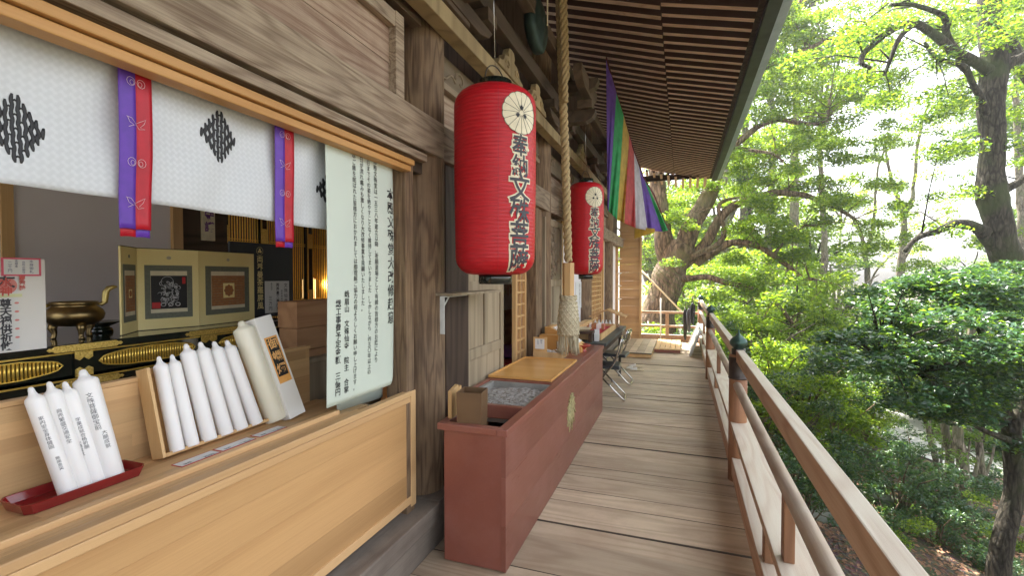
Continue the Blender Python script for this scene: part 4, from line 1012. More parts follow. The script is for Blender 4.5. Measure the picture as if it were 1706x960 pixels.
obj('wooden_grip', MB().lathe([(.058, 0), (.058, g0.z - g1v.z)], (gx, gy, g1v.z), 6, smooth=False), 'light_wood', rp, bevel=.003)
zt = g1v.z; zb = at(947, 590, X=-1.06).z; Ht = zt - zb
m_ = MB(); m_.lathe([(.07, 0), (.082, -.015), (.082, -.035), (.07, -.05), (.085, -.075), (.098, -.2), (.103, -Ht * .66), (.09, -Ht * .68)], (gx, gy, zt), 24)
tas = obj('tassel', m_, 'tassel_cord', rp)
m_ = MB()
for s_ in (1, -1):
    for k in range(12):
        m_.tube([(gx + (.084 + .02 * min(1, i / 20) + .004 * math.sin(i * 1.57)) * math.cos(k / 12 * 6.283 + s_ * i * .075), gy + (.084 + .02 * min(1, i / 20) + .004 * math.sin(i * 1.57)) * math.sin(k / 12 * 6.283 + s_ * i * .075), zt - .06 - i * (Ht * .66 - .06) / 34) for i in range(35)], .0052, 5)
for zz_ in (-.008, -.03):
    for k in range(10):
        a = k / 10 * 6.283; m_.tube([(gx + .08 * math.cos(a + t * .12), gy + .08 * math.sin(a + t * .12), zt + zz_ + .010 * math.sin(t * 1.2)) for t in range(6)], .008, 6)
obj('net_knots', m_, 'tassel_cord', tas)
m_ = MB()
for k in range(70):
    a = random.uniform(0, 6.283); r_ = random.uniform(.05, .1); e = random.uniform(.0, .025)
    m_.tube([(gx + (r_ + e * t) * math.cos(a + .1 * math.sin(t * 3 + k)), gy + (r_ + e * t) * math.sin(a + .1 * math.sin(t * 3 + k)), zt - Ht * .64 - t * (Ht * .37 + random.uniform(-.02, .0))) for t in (0, .33, .66, 1)], .0032, 4)
obj('fringe', m_, 'tassel_cord', tas)
gg = at(893, 42, X=-1.2)
gt = thing('temple_gong', (gg.x, gg.y, gg.z - .25), 'dark green bronze gong hanging from the bracket beams above the first lantern', 'gong')
m_ = MB(); prof = [(0, .075), (.06, .072), (.10, .06), (.18, .055), (.20, .045), (.225, .03), (.228, 0), (.225, -.03), (.20, -.045), (.18, -.055), (.06, -.072), (0, -.075)]
vs, fs = [], []
m_.lathe(prof, (0, 0, 0), 36); m_.v = [(gg.x + z * .99, gg.y + x, gg.z + y) for x, y, z in m_.v]
obj('gong_disc', m_, 'gong_bronze', gt)
m_ = MB(); m_.tube([(gg.x, gg.y + .1, gg.z + .2), (gg.x, gg.y + .08, 4.2)], .008, 6); m_.tube([(gg.x, gg.y - .1, gg.z + .2), (gg.x, gg.y - .08, 4.2)], .008, 6); obj('hanging_hook', m_, 'dark_metal', gt)
pc_ = at(912, 20, X=-1.0)
obj('pull_cord', MB().tube([(pc_.x, pc_.y, 4.3), (pc_.x, pc_.y, at(912, 42, X=-1.0).z)], .006, 6), 'tassel_cord', gt)
# wall shelf under the first lantern
sh = thing('wall_shelf', (-1.38, 2.7, 1.49), 'narrow brown shelf on a pale metal bracket fixed to the first pillar', 'shelf')
obj('shelf_board', MB().box(-1.42, -1.30, 2.6, 3.44, 1.478, 1.495), 'grey_wood', sh, bevel=.002)
m_ = MB(); m_.box(-1.375, -1.345, 2.575, 2.58, 1.25, 1.477); m_.box(-1.375, -1.345, 2.58, 2.9, 1.471, 1.477); m_.tube([(-1.36, 2.585, 1.28), (-1.36, 2.60, 1.42), (-1.36, 2.66, 1.468)], .005, 6); obj('bracket', m_, 'white_metal', sh)
# ================================================================== OFFERTORY BOX (long red chest)
obx = thing('offertory_box', (-1.07, 4.0, 0), 'long reddish brown painted offertory box with a gilt crest standing on the veranda', 'offertory box')
XO, XI, YA, YB, H = -.878, -1.245, 2.372, 5.66, .784
m_ = MB(); zz = [0.0, .26, .52, .745]
for a, b in zip(zz, zz[1:]): m_.box(XO - .025, XO, YA, YB, a + (.01 if a == 0 else 0), b - .0008)
obj('front_board', m_, 'red_lacquer_wood', obx)
for q_ in ((YA + .004, YA + .028), (YB - .03, YB - .004)): obj('end_board', MB().box(XI, XO - .026, *q_, .01, .745), 'red_lacquer_wood', obx)
obj('rear_board', MB().box(XI, XI + .02, YA + .03, YB - .03, .01, .64), 'red_lacquer_wood', obx)
m_ = MB(); m_.box(XO - .045, XO + .012, YA - .014, YB + .01, .745, H); m_.box(XI - .035, XO - .046, YA - .014, YA + .035, .745, H); m_.box(XI - .035, XI + .01, YA + .036, 2.80, .745, H)
for y_ in (2.80, 3.505): m_.box(-1.46, XO - .046, y_, y_ + .04, .70, H - .001)
m_.box(-1.46, -1.425, 2.841, 3.504, .74, H)
obj('rim', m_, 'red_lacquer_wood', obx, bevel=.004)
obj('lid_top', MB().box(-1.46, XO - .046, 3.546, YB + .01, .75, H), 'red_lacquer_wood', obx, bevel=.004)
obj('compartment_floor', MB().box(XI + .02, XO - .03, YA + .03, 2.8, .60, .62).box(XI + .1, XO - .06, 2.62, 2.76, .621, .66), 'light_wood', obx)
# gilt hanging wisteria crest
cc = at(951, 684, X=XO); m_ = MB(); r0 = .165
def lobe(a0, r1, w_, c0=(0, 0), lift=.004, k=.0):
    pts = []
    for s_ in (1, -1):
        rng_ = range(9) if s_ > 0 else range(7, 0, -1)
        for i in rng_:
            t = i / 8; bend = k * t * t; wd = w_ * math.sin(math.pi * t ** .8)
            x = c0[0] + math.cos(a0 + bend) * r1 * t - s_ * wd * math.sin(a0 + bend); z = c0[1] + math.sin(a0 + bend) * r1 * t + s_ * wd * math.cos(a0 + bend)
            pts.append((cc.y + x, cc.z + z))
    m_.prism(pts, 'X', XO + .0005, XO + lift)
for k in range(26):
    a = R(90) + (k + .5) * 6.2832 / 26; dn = (1 - math.sin(a)) / 2; side_ = 1 if math.cos(a) > 0 else -1
    lobe(a, (.105 + .12 * dn ** 1.3) * (1 if k % 2 else .86), .0125, (.012 * math.cos(a), .045), .006 + .004 * (k % 2), -side_ * .25 * (1 - abs(math.sin(a))))
for k in range(12): lobe(R(90) + k * 6.2832 / 12, .055, .010, (0, .05), .011 + .001 * (k % 2))
for k in range(7): lobe(R(-90) + (k - 3) * .16, .10, .013, ((k - 3) * .016, -.0), .0115 + .001 * (k % 2))
obj('gilt_crest', m_, plain('old_gilt', (.55, .49, .25), .45, .2, c2=(.24, .21, .10), sc=50, bump=.3), obx, bevel=.0012)
# things in and on it
vc = at(786, 676, Z=.83); vx, vy = -1.115, 2.47
m_ = MB(); q = .068; tp_ = .955
def ring_(s_, z, rot=R(8)): return [(vx + s_ * (cx * math.cos(rot) - cy * math.sin(rot)), vy + s_ * (cx * math.sin(rot) + cy * math.cos(rot)), z) for cx, cy in ((-1, -1), (1, -1), (1, 1), (-1, 1))]
vs = ring_(q, .66) + ring_(q * 1.06, tp_) + ring_(q * 1.0, tp_) + ring_(q * .94, .68)
m_.add(vs, [(3, 2, 1, 0)] + [(i * 4 + k, i * 4 + (k + 1) % 4, (i + 1) * 4 + (k + 1) % 4, (i + 1) * 4 + k) for i in range(3) for k in range(4)] + [(12, 13, 14, 15)])
top('incense_holder', m_, 'brown_enamel', 'square brown metal container standing at the near end of the red offertory box', 'container', (vx, vy, .66), bevel=.003)
m_ = MB(); m_.obox((-1.25, 2.50, .865), (.0, .045, .012), (.012, 0, 0), (0, 0, .085))
m_.obox((-1.243, 2.55, .90), (.0, .03, .01), (.008, 0, 0), (0, 0, .04))
top('wooden_tablet', m_, 'light_wood', 'small pale wooden tablet standing behind the square brown container', 'tablet', (-1.25, 2.5, .78), bevel=.002)
tub = thing('ash_tub', (-1.17, 3.17, .7), 'grey metal tub of raked incense ash sunk in the red offertory box', 'ash tub')
x0, x1, y0, y1 = -1.42, -.93, 2.845, 3.50
m_ = MB()
for a in ((x0, x0 + .035, y0, y1), (x1 - .012, x1, y0, y1), (x0 + .035, x1 - .012, y0, y0 + .015), (x0 + .035, x1 - .012, y1 - .02, y1)): m_.box(*a, .66, .776)
obj('tub_rim', m_, 'ash_tub_metal', tub, bevel=.003)
def ashf(a, b):
    x, y_ = x0 + .03 + (x1 - x0 - .04) * a, y0 + .012 + (y1 - y0 - .03) * b
    return (x, y_, .728 + .012 * noise.noise((x * 14, y_ * 14, 0)) + .006 * noise.noise((x * 45, y_ * 45, 3)) + .010 * math.sin(a * 3.1))
obj('ash_bed', MB().grid(ashf, 70, 80), 'ash', tub)
m_ = MB()
for k in range(60):
    x, y_ = random.uniform(x0 + .08, x1 - .05), random.uniform(y0 + .05, y1 - .1); a = random.uniform(0, 6.28); l_ = random.uniform(.008, .028)
    m_.tube([(x, y_, .742), (x + l_ * math.cos(a), y_ + l_ * math.sin(a), .742 + random.uniform(0, .008))], .0016, 5)
tag(obj('incense_stub', m_, plain('stub_brown', (.18, .12, .08), .9), tub), kind='stuff')
bd = thing('wooden_tray', (-1.2, 4.0, .786), 'large flat orange wooden tray lying on the red offertory box behind the ash', 'tray')
obj('tray_board', MB().box(-1.46, -.945, 3.56, 4.49, .786, .797), 'orange_board_wood', bd)
m_ = MB(); m_.box(-1.465, -.94, 3.55, 3.566, .7862, .806); m_.box(-1.465, -.94, 4.484, 4.50, .7862, .806); m_.box(-1.465, -1.45, 3.567, 4.483, .7862, .806); m_.box(-.955, -.94, 3.567, 4.483, .7862, .806)
obj('tray_rim', m_, 'orange_board_wood', bd, bevel=.002)
# charm display box with paper packets
ib = thing('packet_box', (-1.3, 4.65, .786), 'small pale wooden box of white paper packets with two tags in front of the tassel', 'box')
bx0, bx1, by0, by1 = -1.40, -1.10, 4.57, 4.78
m_ = MB(); m_.box(bx0, bx1, by0, by0 + .01, .786, .845); m_.box(bx0, bx1, by1 - .01, by1, .786, .845); m_.box(bx1 - .01, bx1, by0 + .01, by1 - .01, .786, .845); m_.box(bx0, bx0 + .01, by0 + .01, by1 - .01, .786, .845); m_.box(bx0 + .01, bx1 - .01, by0 + .01, by1 - .01, .786, .795)
obj('box_walls', m_, 'light_wood', ib, bevel=.0015)
obj('back_stand', MB().box(bx0, bx0 + .14, by0 + .008, by0 + .02, .845, .99).box(bx0 + .19, bx0 + .28, by1 - .02, by1 - .01, .845, .94), 'light_wood', ib)
m_ = MB(); m_.box(bx0 + .02, bx0 + .115, by0 + .004, by0 + .0075, .875, .975); m_.box(bx0 + .2, bx0 + .27, by1 - .024, by1 - .0205, .865, .93)
tg_ = obj('paper_tag', m_, 'paper_white', ib)
m_ = MB(); text(m_, '御守', .022, (bx0 + .085, by0 + .0036, .968), (1, 0, 0), (0, 0, 1)); text(m_, '五百円', .016, (bx0 + .05, by0 + .0036, .965), (1, 0, 0)); obj('tag_writing', m_, 'ink_blue', tg_)
m_ = MB()
for k in range(26):
    x, y_, z = random.uniform(bx0 + .04, bx1 - .04), random.uniform(by0 + .04, by1 - .04), random.uniform(.81, .85)
    a = Vector((random.uniform(-1, 1), random.uniform(-1, 1), random.uniform(-.4, .4))).normalized(); b_ = a.cross(Vector((random.uniform(-.4, .4), random.uniform(-.4, .4), 1))).normalized()
    m_.obox((x, y_, z), a * .03, b_ * .009, a.cross(b_) * .003)
tag(obj('paper_packet', m_, 'carton_white', ib), kind='stuff')
fs_ = thing('fortune_slip_stand', (-1.2, 5.1, .786), 'slanting wooden slip stand with white price papers behind the tassel', 'stand')
m_ = MB(); m_.prism([(-1.40, .787), (-1.0, .787), (-1.0, .84), (-1.34, 1.05), (-1.40, 1.05)], 'Y', 5.0, 5.3); obj('stand_body', m_, 'orange_board_wood', fs_, bevel=.003)
sv = Vector((.34, 0, -.21)).normalized(); sn = Vector((.21, 0, .34)).normalized(); m_ = MB()
for k in range(3):
    c_ = Vector((-1.32, 5.15, 1.04)) + sv * (.05 + .11 * k); m_.obox(c_ + sn * .006, sv * .045, (0, .12, 0), sn * .004)
obj('price_paper', m_, 'carton_white', fs_)
m_ = MB(); 
for k in range(3):
    c_ = Vector((-1.32, 5.15, 1.04)) + sv * (.02 + .11 * k) + sn * .011; text(m_, 'おみくじ', .04, c_, (0, 1, 0), -sv, vertical=False, lift=0)
obj('writing', m_, 'ink_red', fs_)
m_ = MB(); m_.box(-1.42, -1.18, 4.86, 4.96, .787, .98)
top('wooden_offering_case', m_, 'orange_board_wood', 'plain orange wooden case right behind the white packet box', 'case', (-1.3, 4.9, .787), bevel=.004)
ds = at(966, 588, Z=.784)
m_ = MB().lathe([(.035, 0), (.04, .004), (.018, .02), (.02, .035), (.06, .055), (.085, .075), (.082, .078), (.05, .06), (0, .05)], (-1.0, 5.12, .785), 32)
top('footed_dish', m_, 'dish_red', 'red lacquer footed dish on the far end of the red offertory box', 'dish', (-1.0, 5.12, .785))
tgp = at(958, 430, X=-1.06)

# ================================================================== RECEPTION TABLE
tb = thing('reception_table', (-1.15, 6.7, 0), 'dark edged long table beyond the red offertory box with charms on a red cloth', 'table')
obj('tabletop', MB().box(-1.46, -.845, 5.70, 7.85, .765, .80), 'slate_metal', tb, bevel=.004)
obj('apron', MB().box(-1.44, -.90, 5.74, 7.8, .66, .763), 'dark_wood', tb)
for x, y_ in ((-1.40, 5.8), (-.93, 5.8), (-1.4, 7.75), (-.93, 7.75)): obj('leg', MB().box(x - .02, x + .02, y_ - .02, y_ + .02, 0.004, .66), 'dark_metal', tb)
rt_ = thing('charm_tray', (-1.15, 6.6, .8), 'red lined pale wooden tray of small charms along the table edge', 'tray')
m_ = MB(); m_.box(-.96, -.94, 5.95, 7.3, .802, .88); m_.box(-1.40, -1.38, 5.95, 7.3, .802, .88); m_.box(-1.38, -.96, 5.95, 5.97, .802, .88); m_.box(-1.38, -.96, 7.28, 7.3, .802, .88)
obj('tray_frame', m_, 'light_wood', rt_, bevel=.002)
obj('red_lining', MB().box(-1.378, -.962, 5.972, 7.278, .803, .845), 'red_cloth', rt_)
m_ = MB(); cnt = 0
for k in range(14):
    x, y_ = -1.33 + .07 * (k % 5), 6.75 + .1 * (k // 5)
    ch_ = MB().obox((x, y_, .885), (.018, 0, .0), (0, .01, .0), (0, 0, .04))
    top('charm', ch_, random.choice(('carton_white', 'carton_white', 'red_print_pale', 'mandala_orange')), 'small upright pouch charm standing in rows on the red lined tray', 'charm', (x, y_, .845), group='pouch charms on the red lining', bevel=.003)
m_ = MB(); m_.lathe([(.0, .0), (.12, .0), (.16, .03), (.165, .035), (.15, .03), (0, .012)], (-1.2, 5.82, .93), 36, sx=1.0, sy=.8)
wb = thing('basket_stand', (-1.2, 5.82, .8), 'pale woven basket lid resting on a small dark stand at the near table end', 'basket')
obj('woven_dish', m_, 'straw', wb)
m_ = MB()
for x in (-1.34, -1.04): 
    for y_ in (5.75, 5.9): m_.box(x - .02, x + .02, y_ - .02, y_ + .02, .802, .90)
m_.box(-1.37, -1.01, 5.72, 5.93, .901, .93)
obj('dark_stand', m_, 'dark_wood', wb)
m_ = MB().obox((-.985, 5.88, .87), (.03, .0, .0), (0, .01, .03), (0, -.001, .045))
top('price_card', m_, 'paper_white', 'white price card propped on the near corner of the charm tray', 'card', (-.985, 5.88, .8))
m_ = MB(); m_.obox((-1.30, 6.6, .93), (.0, .42, 0), (.05, 0, 0), (0, 0, .028)); top('long_box', m_, 'light_wood', 'long low pale wooden box lying at the back of the table', 'box', (-1.3, 6.6, .9), bevel=.003)
# roofed miniature
rm = thing('roofed_stand', (-1.05, 7.55, .8), 'miniature wooden stand with a little pitched roof on the far end of the table', 'stand')
m_ = MB()
for x in (-1.22, -.95):
    for y_ in (7.45, 7.62): m_.box(x - .012, x + .012, y_ - .012, y_ + .012, .802, .99)
m_.box(-1.25, -.92, 7.42, 7.65, .82, .845); obj('frame', m_, 'chest_wood', rm)
m_ = MB(); m_.prism([(-1.36, .96), (-1.085, 1.07), (-.81, .96), (-.81, .98), (-1.085, 1.092), (-1.36, .98)][::-1], 'Y', 7.38, 7.70); obj('pitched_roof', m_, 'plank_screen_wood', rm, bevel=.002)
m_ = MB()
for k in range(5):
    b_ = MB().lathe([(.018, 0), (.02, .05), (.008, .06), (.008, .085), (0, .085)], (-1.25 + .055 * k, 7.33, .847), 12)
    top('small_bottle', b_, 'white_metal', 'tiny pale bottle in the row before the roofed stand', 'bottle', (-1.25 + .055 * k, 7.33, .847), group='bottles before the roofed stand')

# papers on the wall beyond the table
for i, (ua, ub, vt, vb, lb) in enumerate(((945, 954, 470, 530, 'narrow blue white notice beside the bell rope'), (964, 975, 470, 512, 'white notice sheet with a line of writing between the rope and the far pillar'))):
    a, b = at(ua, vt, X=-1.5), at(ub, vb, X=-1.5)
    pn = thing('wall_notice', (-1.53, a.y, b.z), lb, 'notice')
    obj('sheet', MB().box(-1.546, -1.54, a.y, b.y, b.z, a.z), 'paper_white', pn)
    m_ = MB(); text(m_, '御祈祷受付', (a.z - b.z) / 6.2, (-1.538, (a.y + b.y) / 2, a.z - .03)); obj('writing', m_, 'ink_grey', pn)
pn = thing('interior_notice', (-2.2, 4.6, 1.3), 'white fee notice inside the second bay, seen under the first lantern', 'notice')
a, b = at(839, 478, X=-2.4), at(857, 514, X=-2.4)
obj('sheet', MB().box(-2.41, -2.40, a.y - .05, b.y, b.z, a.z + .15), 'paper_white', pn)
m_ = MB(); text(m_, '奉納金', .07, (-2.397, (a.y + b.y) / 2 + .06, a.z + .1)); text(m_, '五百円', .05, (-2.397, (a.y + b.y) / 2 - .06, a.z)); obj('writing', m_, 'ink_red', pn)
m_ = MB(); m_.box(-2.5, -2.42, 4.4, 6.9, .3, 2.6)
top('inner_partition', m_, 'chest_wood', 'brown inner partition wall behind the fee notice', 'partition', (-2.46, 5.6, .3))
pl_ = at(850, 580, X=-2.0)
cu_ = MB().lathe([(.0, 0), (.24, .0), (.30, .03), (.31, .06), (.27, .10), (.1, .12), (0, .12)], (pl_.x, pl_.y, pl_.z - .09), 28)
cz_ = pl_.z - .09
top('floor_cushion', cu_, 'purple_cloth', 'round purple cushion inside the second bay behind the orange tray', 'cushion', (pl_.x, pl_.y, cz_))
m_ = MB().box(pl_.x - .4, pl_.x + .36, pl_.y - .5, pl_.y + .4, cz_ - .06, cz_ - .002)
top('red_seat', m_, 'red_cloth', 'red cloth covered seat under the round purple cushion', 'seat', (pl_.x, pl_.y, cz_ - .06), bevel=.01)
m_ = MB().box(pl_.x - .38, pl_.x + .34, pl_.y - .48, pl_.y + .38, .302, cz_ - .062)
top('low_platform', m_, 'grey_wood', 'grey low platform under the red seat inside the second bay', 'platform', (pl_.x, pl_.y, .3))

# ================================================================== FOLDING CHAIRS
def chair_pts(pts, rad=.011):
    # rounded polyline
    out = []
    P_ = [Vector(p) for p in pts]
    for i, p in enumerate(P_):
        if i in (0, len(P_) - 1): out.append(p); continue
        a, b = P_[i - 1] - p, P_[i + 1] - p; r_ = min(.05, a.length * .45, b.length * .45); a.normalize(); b.normalize()
        for t in (0, .25, .5, .75, 1): out.append(((p + a * r_) * (1 - t) + p * t) * (1 - t) + (p * (1 - t) + (p + b * r_) * t) * t)
    return MB().tube(out, rad, 10)
proto = thing('folding_chair', (0, 0, 0), 'black padded steel folding chair drawn up to the table, nearer one', 'chair', 'folding chairs at the reception table')
w_ = .205
obj('back_frame', chair_pts([(-.26, -w_, .012), (.12, -w_, .50), (.20, -w_, .80), (.20, w_, .80), (.12, w_, .50), (-.26, w_, .012)]), 'steel', proto, local=True)
obj('foot_bar', MB().tube([(-.26, -w_, .012), (-.26, w_, .012)], .011, 8), 'steel', proto, local=True)
obj('leg_frame', chair_pts([(-.16, -.18, .41), (.24, -.18, .014), (.24, .18, .014), (-.16, .18, .41)]), 'steel', proto, local=True)
obj('cross_bar', MB().tube([(.06, -.18, .19), (.06, .18, .19)], .008, 8), 'steel', proto, local=True)
m_ = MB(); m_.prism([(-.21, .415), (.17, .405), (.185, .415), (.17, .45), (-.19, .455), (-.215, .44)], 'Y', -.19, .19); obj('seat', m_, 'black_vinyl', proto, bevel=.012, local=True)
def bkf(a, b): y_ = (a - .5) * .40; z = .60 + .19 * b; return (.155 + (z - .6) * .25 + .025 * (1 - (y_ / .2) ** 2), y_, z)
bo = obj('backrest', MB().grid(bkf, 12, 6), 'black_vinyl', proto, solid=.018, local=True)
obj('backrest_shell', MB().grid(lambda a, b: (bkf(a, b)[0] + .014, bkf(a, b)[1], bkf(a, b)[2]), 12, 6), 'steel', proto, solid=.003, local=True)
proto.location = (-.93, 6.32, .004); proto.rotation_euler = (0, 0, R(4))
c2_ = copy_tree(proto); c2_.location = (-.94, 7.28, .004); c2_.rotation_euler = (0, 0, R(-3)); c2_['label'] = 'black padded steel folding chair drawn up to the table, farther one'

# ================================================================== FAR END OF THE VERANDA
pf = thing('low_step_platform', (-.9, 10.6, 0), 'low brown wooden platform on the deck beside the plank screen', 'platform')
m_ = MB()
for k in range(5): m_.box(-1.3 + .15 * k, -1.152 + .15 * k, 9.62, 11.85, .075, .10)
obj('top_boards', m_, 'deck_wood', pf, bevel=.003)
obj('front_board', MB().box(-1.29, -.56, 9.635, 9.66, .006, .074).box(-.58, -.56, 9.66, 11.84, .006, .074), 'light_wood', pf)
dk = thing('duckboard', (-.3, 11.2, 0), 'small slatted pale duckboard with red brown sides lying on the deck', 'duckboard')
for k in range(5): obj('slat', MB().box(-.545 + .104 * k, -.545 + .096 + .104 * k, 10.44, 12.1, .06, .078), 'light_wood', dk, bevel=.002)
obj('bearer', MB().box(-.545, -.03, 10.445, 10.475, .006, .058).box(-.545, -.03, 11.2, 11.23, .006, .058).box(-.545, -.03, 12.05, 12.08, .006, .058), 'red_lacquer_wood', dk)
def slipper(x, y_, a, lb):
    m2 = MB()
    def f(s_, t): 
        l_ = (s_ - .5) * .25; wd = .045 * (1 - .35 * (2 * s_ - 1) ** 4) * (1 - .2 * (1 - s_)); return (l_, (t - .5) * 2 * wd, .012)
    m2.prism([(f(i / 14, 0)[0], f(i / 14, 0)[1]) for i in range(15)] + [(f(i / 14, 1)[0], f(i / 14, 1)[1]) for i in range(14, -1, -1)], 'Z', .004, .018)
    e = thing('slipper', (x, y_, 0), lb, 'slipper', 'slippers on the deck', rz=a)
    obj('sole', m2, 'straw', e, local=True, bevel=.003)
    m3 = MB().grid(lambda p, q: (-.01 + .11 * p, (q - .5) * .088 * (1 - .25 * p), .018 + .045 * math.sin(math.pi * q) * (1 - .6 * p)), 6, 10); obj('strap', m3, 'skin_off_white', e, solid=.003, local=True)
slipper(-.80, 8.42, R(190), 'off white slipper lying nearest the table leg'); slipper(-.72, 8.30, R(188), 'off white slipper lying nearer the open deck, in front of the platform'); slipper(-.77, 8.62, R(183), 'off white slipper behind the other two, closest to the platform')
# plank screen at the end of the hall
ps2_ = thing('plank_screen', (-1.35, 12.35, 0), 'tall brown plank side screen with white hooks at the far end of the veranda', 'screen wall')
m_ = MB(); z = .01
xl, xr = -1.50, -1.01
while z < 3.0:
    zt_ = min(z + .21, 3.02); m_.box(xl, xr, 12.33, 12.36, z, zt_ - .003); z = zt_
    if z >= 3.01: break
obj('planks', m_, 'plank_screen_wood', ps2_)
obj('edge_post', MB().box(xr, xr + .05, 12.30, 12.38, .006, 3.02), 'light_wood', ps2_, bevel=.003)
obj('hook_post', MB().box(-1.66, -1.5, 12.0, 12.1, .006, 2.42), 'plank_screen_wood', ps2_, bevel=.003)
for v_ in (432, 456, 477, 499, 522, 545, 556):
    p = at(1031, v_, X=-1.5); p.y = 12.05
    obj('hook', MB().prism([(-1.5, at(1031, v_, Y=12.05).z - .02), (-1.40, at(1031, v_, Y=12.05).z + .01), (-1.5, at(1031, v_, Y=12.05).z + .03)], 'Y', 11.99, 12.09), 'skin_off_white', ps2_)
sp1 = at(1024, 405, Y=11.8)
sl_ = thing('spotlight', sp1, 'small black spotlight on the post before the plank screen', 'spotlight')
obj('lamp_head', MB().lathe([(.03, -.06), (.045, -.05), (.06, .05), (.055, .06), (0, .05)], tuple(sp1), 16), 'ink_black', sl_)
obj('cable', MB().tube([(sp1.x - .06, 11.8, sp1.z + .02), (sp1.x - .08, 11.85, sp1.z - .3), (sp1.x - .1, 11.95, sp1.z - .9)], .012, 6), 'skin_off_white', sl_)
lbx = thing('leaning_board', (.25, 11, 0), 'grey painted board leaning against the inside of the railing', 'board')
m_ = MB(); a_, b_ = Vector((.16, 10.1, .01)), Vector((.355, 10.1, .52)); up_ = (b_ - a_); nn = Vector((up_.z, 0, -up_.x)).normalized()
m_.obox((a_ + b_) / 2 + Vector((0, .85, 0)), up_ / 2, (0, .85, 0), nn * .012); obj('panel', m_, 'grey_paint', lbx, bevel=.003)
m_ = MB(); m_.obox((a_ + b_) / 2 + Vector((0, .01, 0)) - nn * .016, up_ / 2, (0, .012, 0), nn * .02); m_.obox((a_ + b_) / 2 + Vector((0, 1.69, 0)) - nn * .016, up_ / 2, (0, .012, 0), nn * .02); obj('edge_batten', m_, 'white_metal', lbx)
def umbrella(x, y_, z0, h, lb, hook=True, mat='umbrella_black'):
    e = thing('umbrella', (x, y_, z0), lb, 'umbrella')
    m2 = MB(); seg = 24
    prof = [(.012, 0), (.03, .08), (.045, .35), (.05, .55), (.03, .62), (.012, .66)]
    m2.lathe([(r_, z_ * h / .66 * .8) for r_, z_ in prof], (x, y_, z0), seg)
    for i, p in enumerate(m2.v): 
        a = math.atan2(p[1] - y_, p[0] - x); s_ = 1 + .25 * math.cos(6 * a + (p[2] - z0) * 5); m2.v[i] = (x + (p[0] - x) * s_, y_ + (p[1] - y_) * s_, p[2])
    obj('folded_canopy', m2, mat, e)
    hz = z0 + h * .8
    obj('handle', MB().tube([(x, y_, hz - .02), (x, y_, hz + .13), (x + .01, y_, hz + .16), (x + .035, y_, hz + .17), (x + .055, y_, hz + .15), (x + .055, y_, hz + .12)], .009, 8), 'dark_metal', e)
umbrella(.07, 12.2, .06, .95, 'folded black umbrella hanging at the corner by the end rail'); umbrella(.22, 11.6, .5, .62, 'folded black umbrella hooked on the railing behind the leaning board'); umbrella(.15, 12.0, .28, .7, 'folded patterned umbrella between the two black ones', mat='ink_grey')
pp_ = at(1101, 567, Y=12.6)
top('metal_pole', MB().tube([(pp_.x, 12.37, .004), (pp_.x, 12.37, at(1101, 497, Y=12.37).z)], .018, 10), 'skin_off_white', 'thin pale pole standing upright at the end rail', 'pole', (pp_.x, 12.37, 0))
a, b = at(1060, 442, Y=13.2), at(1141, 525, Y=12.7)
top('bamboo_pole', MB().tube([a, a.lerp(b, .4), b], .022, 8), 'straw', 'slanting pale bamboo pole running down to the corner of the railing', 'pole', a)
m_ = None
for k in range(5):
    a, b = at(1062, 398 + 8 * k, d=12.6), at(1150 - 4 * k, 470 + 7 * k, d=15.2)
    P_ = [a.lerp(b, t) - Vector((0, 0, .10 * math.sin(math.pi * t))) for t in [i / 8 for i in range(9)]]
    wl_ = ('topmost', 'second highest', 'middle', 'second lowest', 'lowest')[k]
    top('guy_wire', MB().tube(P_, .007, 5), 'steel', wl_ + ' thin slack wire strung from the hall end to the old tree', 'wire', a, group='wires from the hall to the old tree')

# ================================================================== FIVE COLOUR CLOTH
fl = thing('temple_banner', (-.9, 6.5, 2.4), 'five coloured striped temple banner hanging slantwise under the eaves', 'banner')
T = [(1010, 95), (1027, 155), (1039, 192), (1048, 225), (1056, 250), (1064, 272), (1072, 295), (1078, 305)]
Bt = [(1012, 349), (1014, 352), (1028, 366), (1040, 372), (1059, 380), (1079, 384), (1104, 386), (1113, 384)]
cols = ['purple', 'green', 'yellow', 'red', 'white', 'purple', 'green']
def dep(u_): return 5.9 + (u_ - 1016) / 97 * 1.9
for k in range(7):
    def f(a, b, k=k):
        tu, tv = T[k][0] + (T[k + 1][0] - T[k][0]) * a, T[k][1] + (T[k + 1][1] - T[k][1]) * a
        bu, bv = Bt[k][0] + (Bt[k + 1][0] - Bt[k][0]) * a, Bt[k][1] + (Bt[k + 1][1] - Bt[k][1]) * a
        u_, v_ = tu + (bu - tu) * b, tv + (bv - tv) * b
        if k == 0 and a < .5: u_ = max(u_, 1008 + 3 * b)
        t = dep(tu + (bu - tu) * .5) + .05 * math.sin((a + k) * 5.1 + b * 2) * (.3 + b) + .035 * math.sin((a + k) * 13 + 5 * b) * b
        return tuple(at(u_, v_, d=t))
    obj('stripe', MB().grid(f, 10, 24), 'flag_' + cols[k], fl, solid=.002)
m_ = MB().grid(lambda a, b: tuple(at(1057 + 34 * a, 378 + b * (20 - 14 * a) + 3 * a, d=7.3 - .5 * a + .05 * math.sin(a * 9))), 8, 4)
obj('underside', m_, 'flag_yellow', fl, solid=.002)
P_ = [at(u_, v_, d=dep(u_) - .03) for u_, v_ in T[:-1]] + [at(1090, 325, d=7.1), at(1102, 355, d=7.4), at(1113, 384, d=7.8)]
obj('edge_cord', MB().tube(P_, .010, 6), plain('cord_dark_red', (.12, .03, .03), .8), fl)
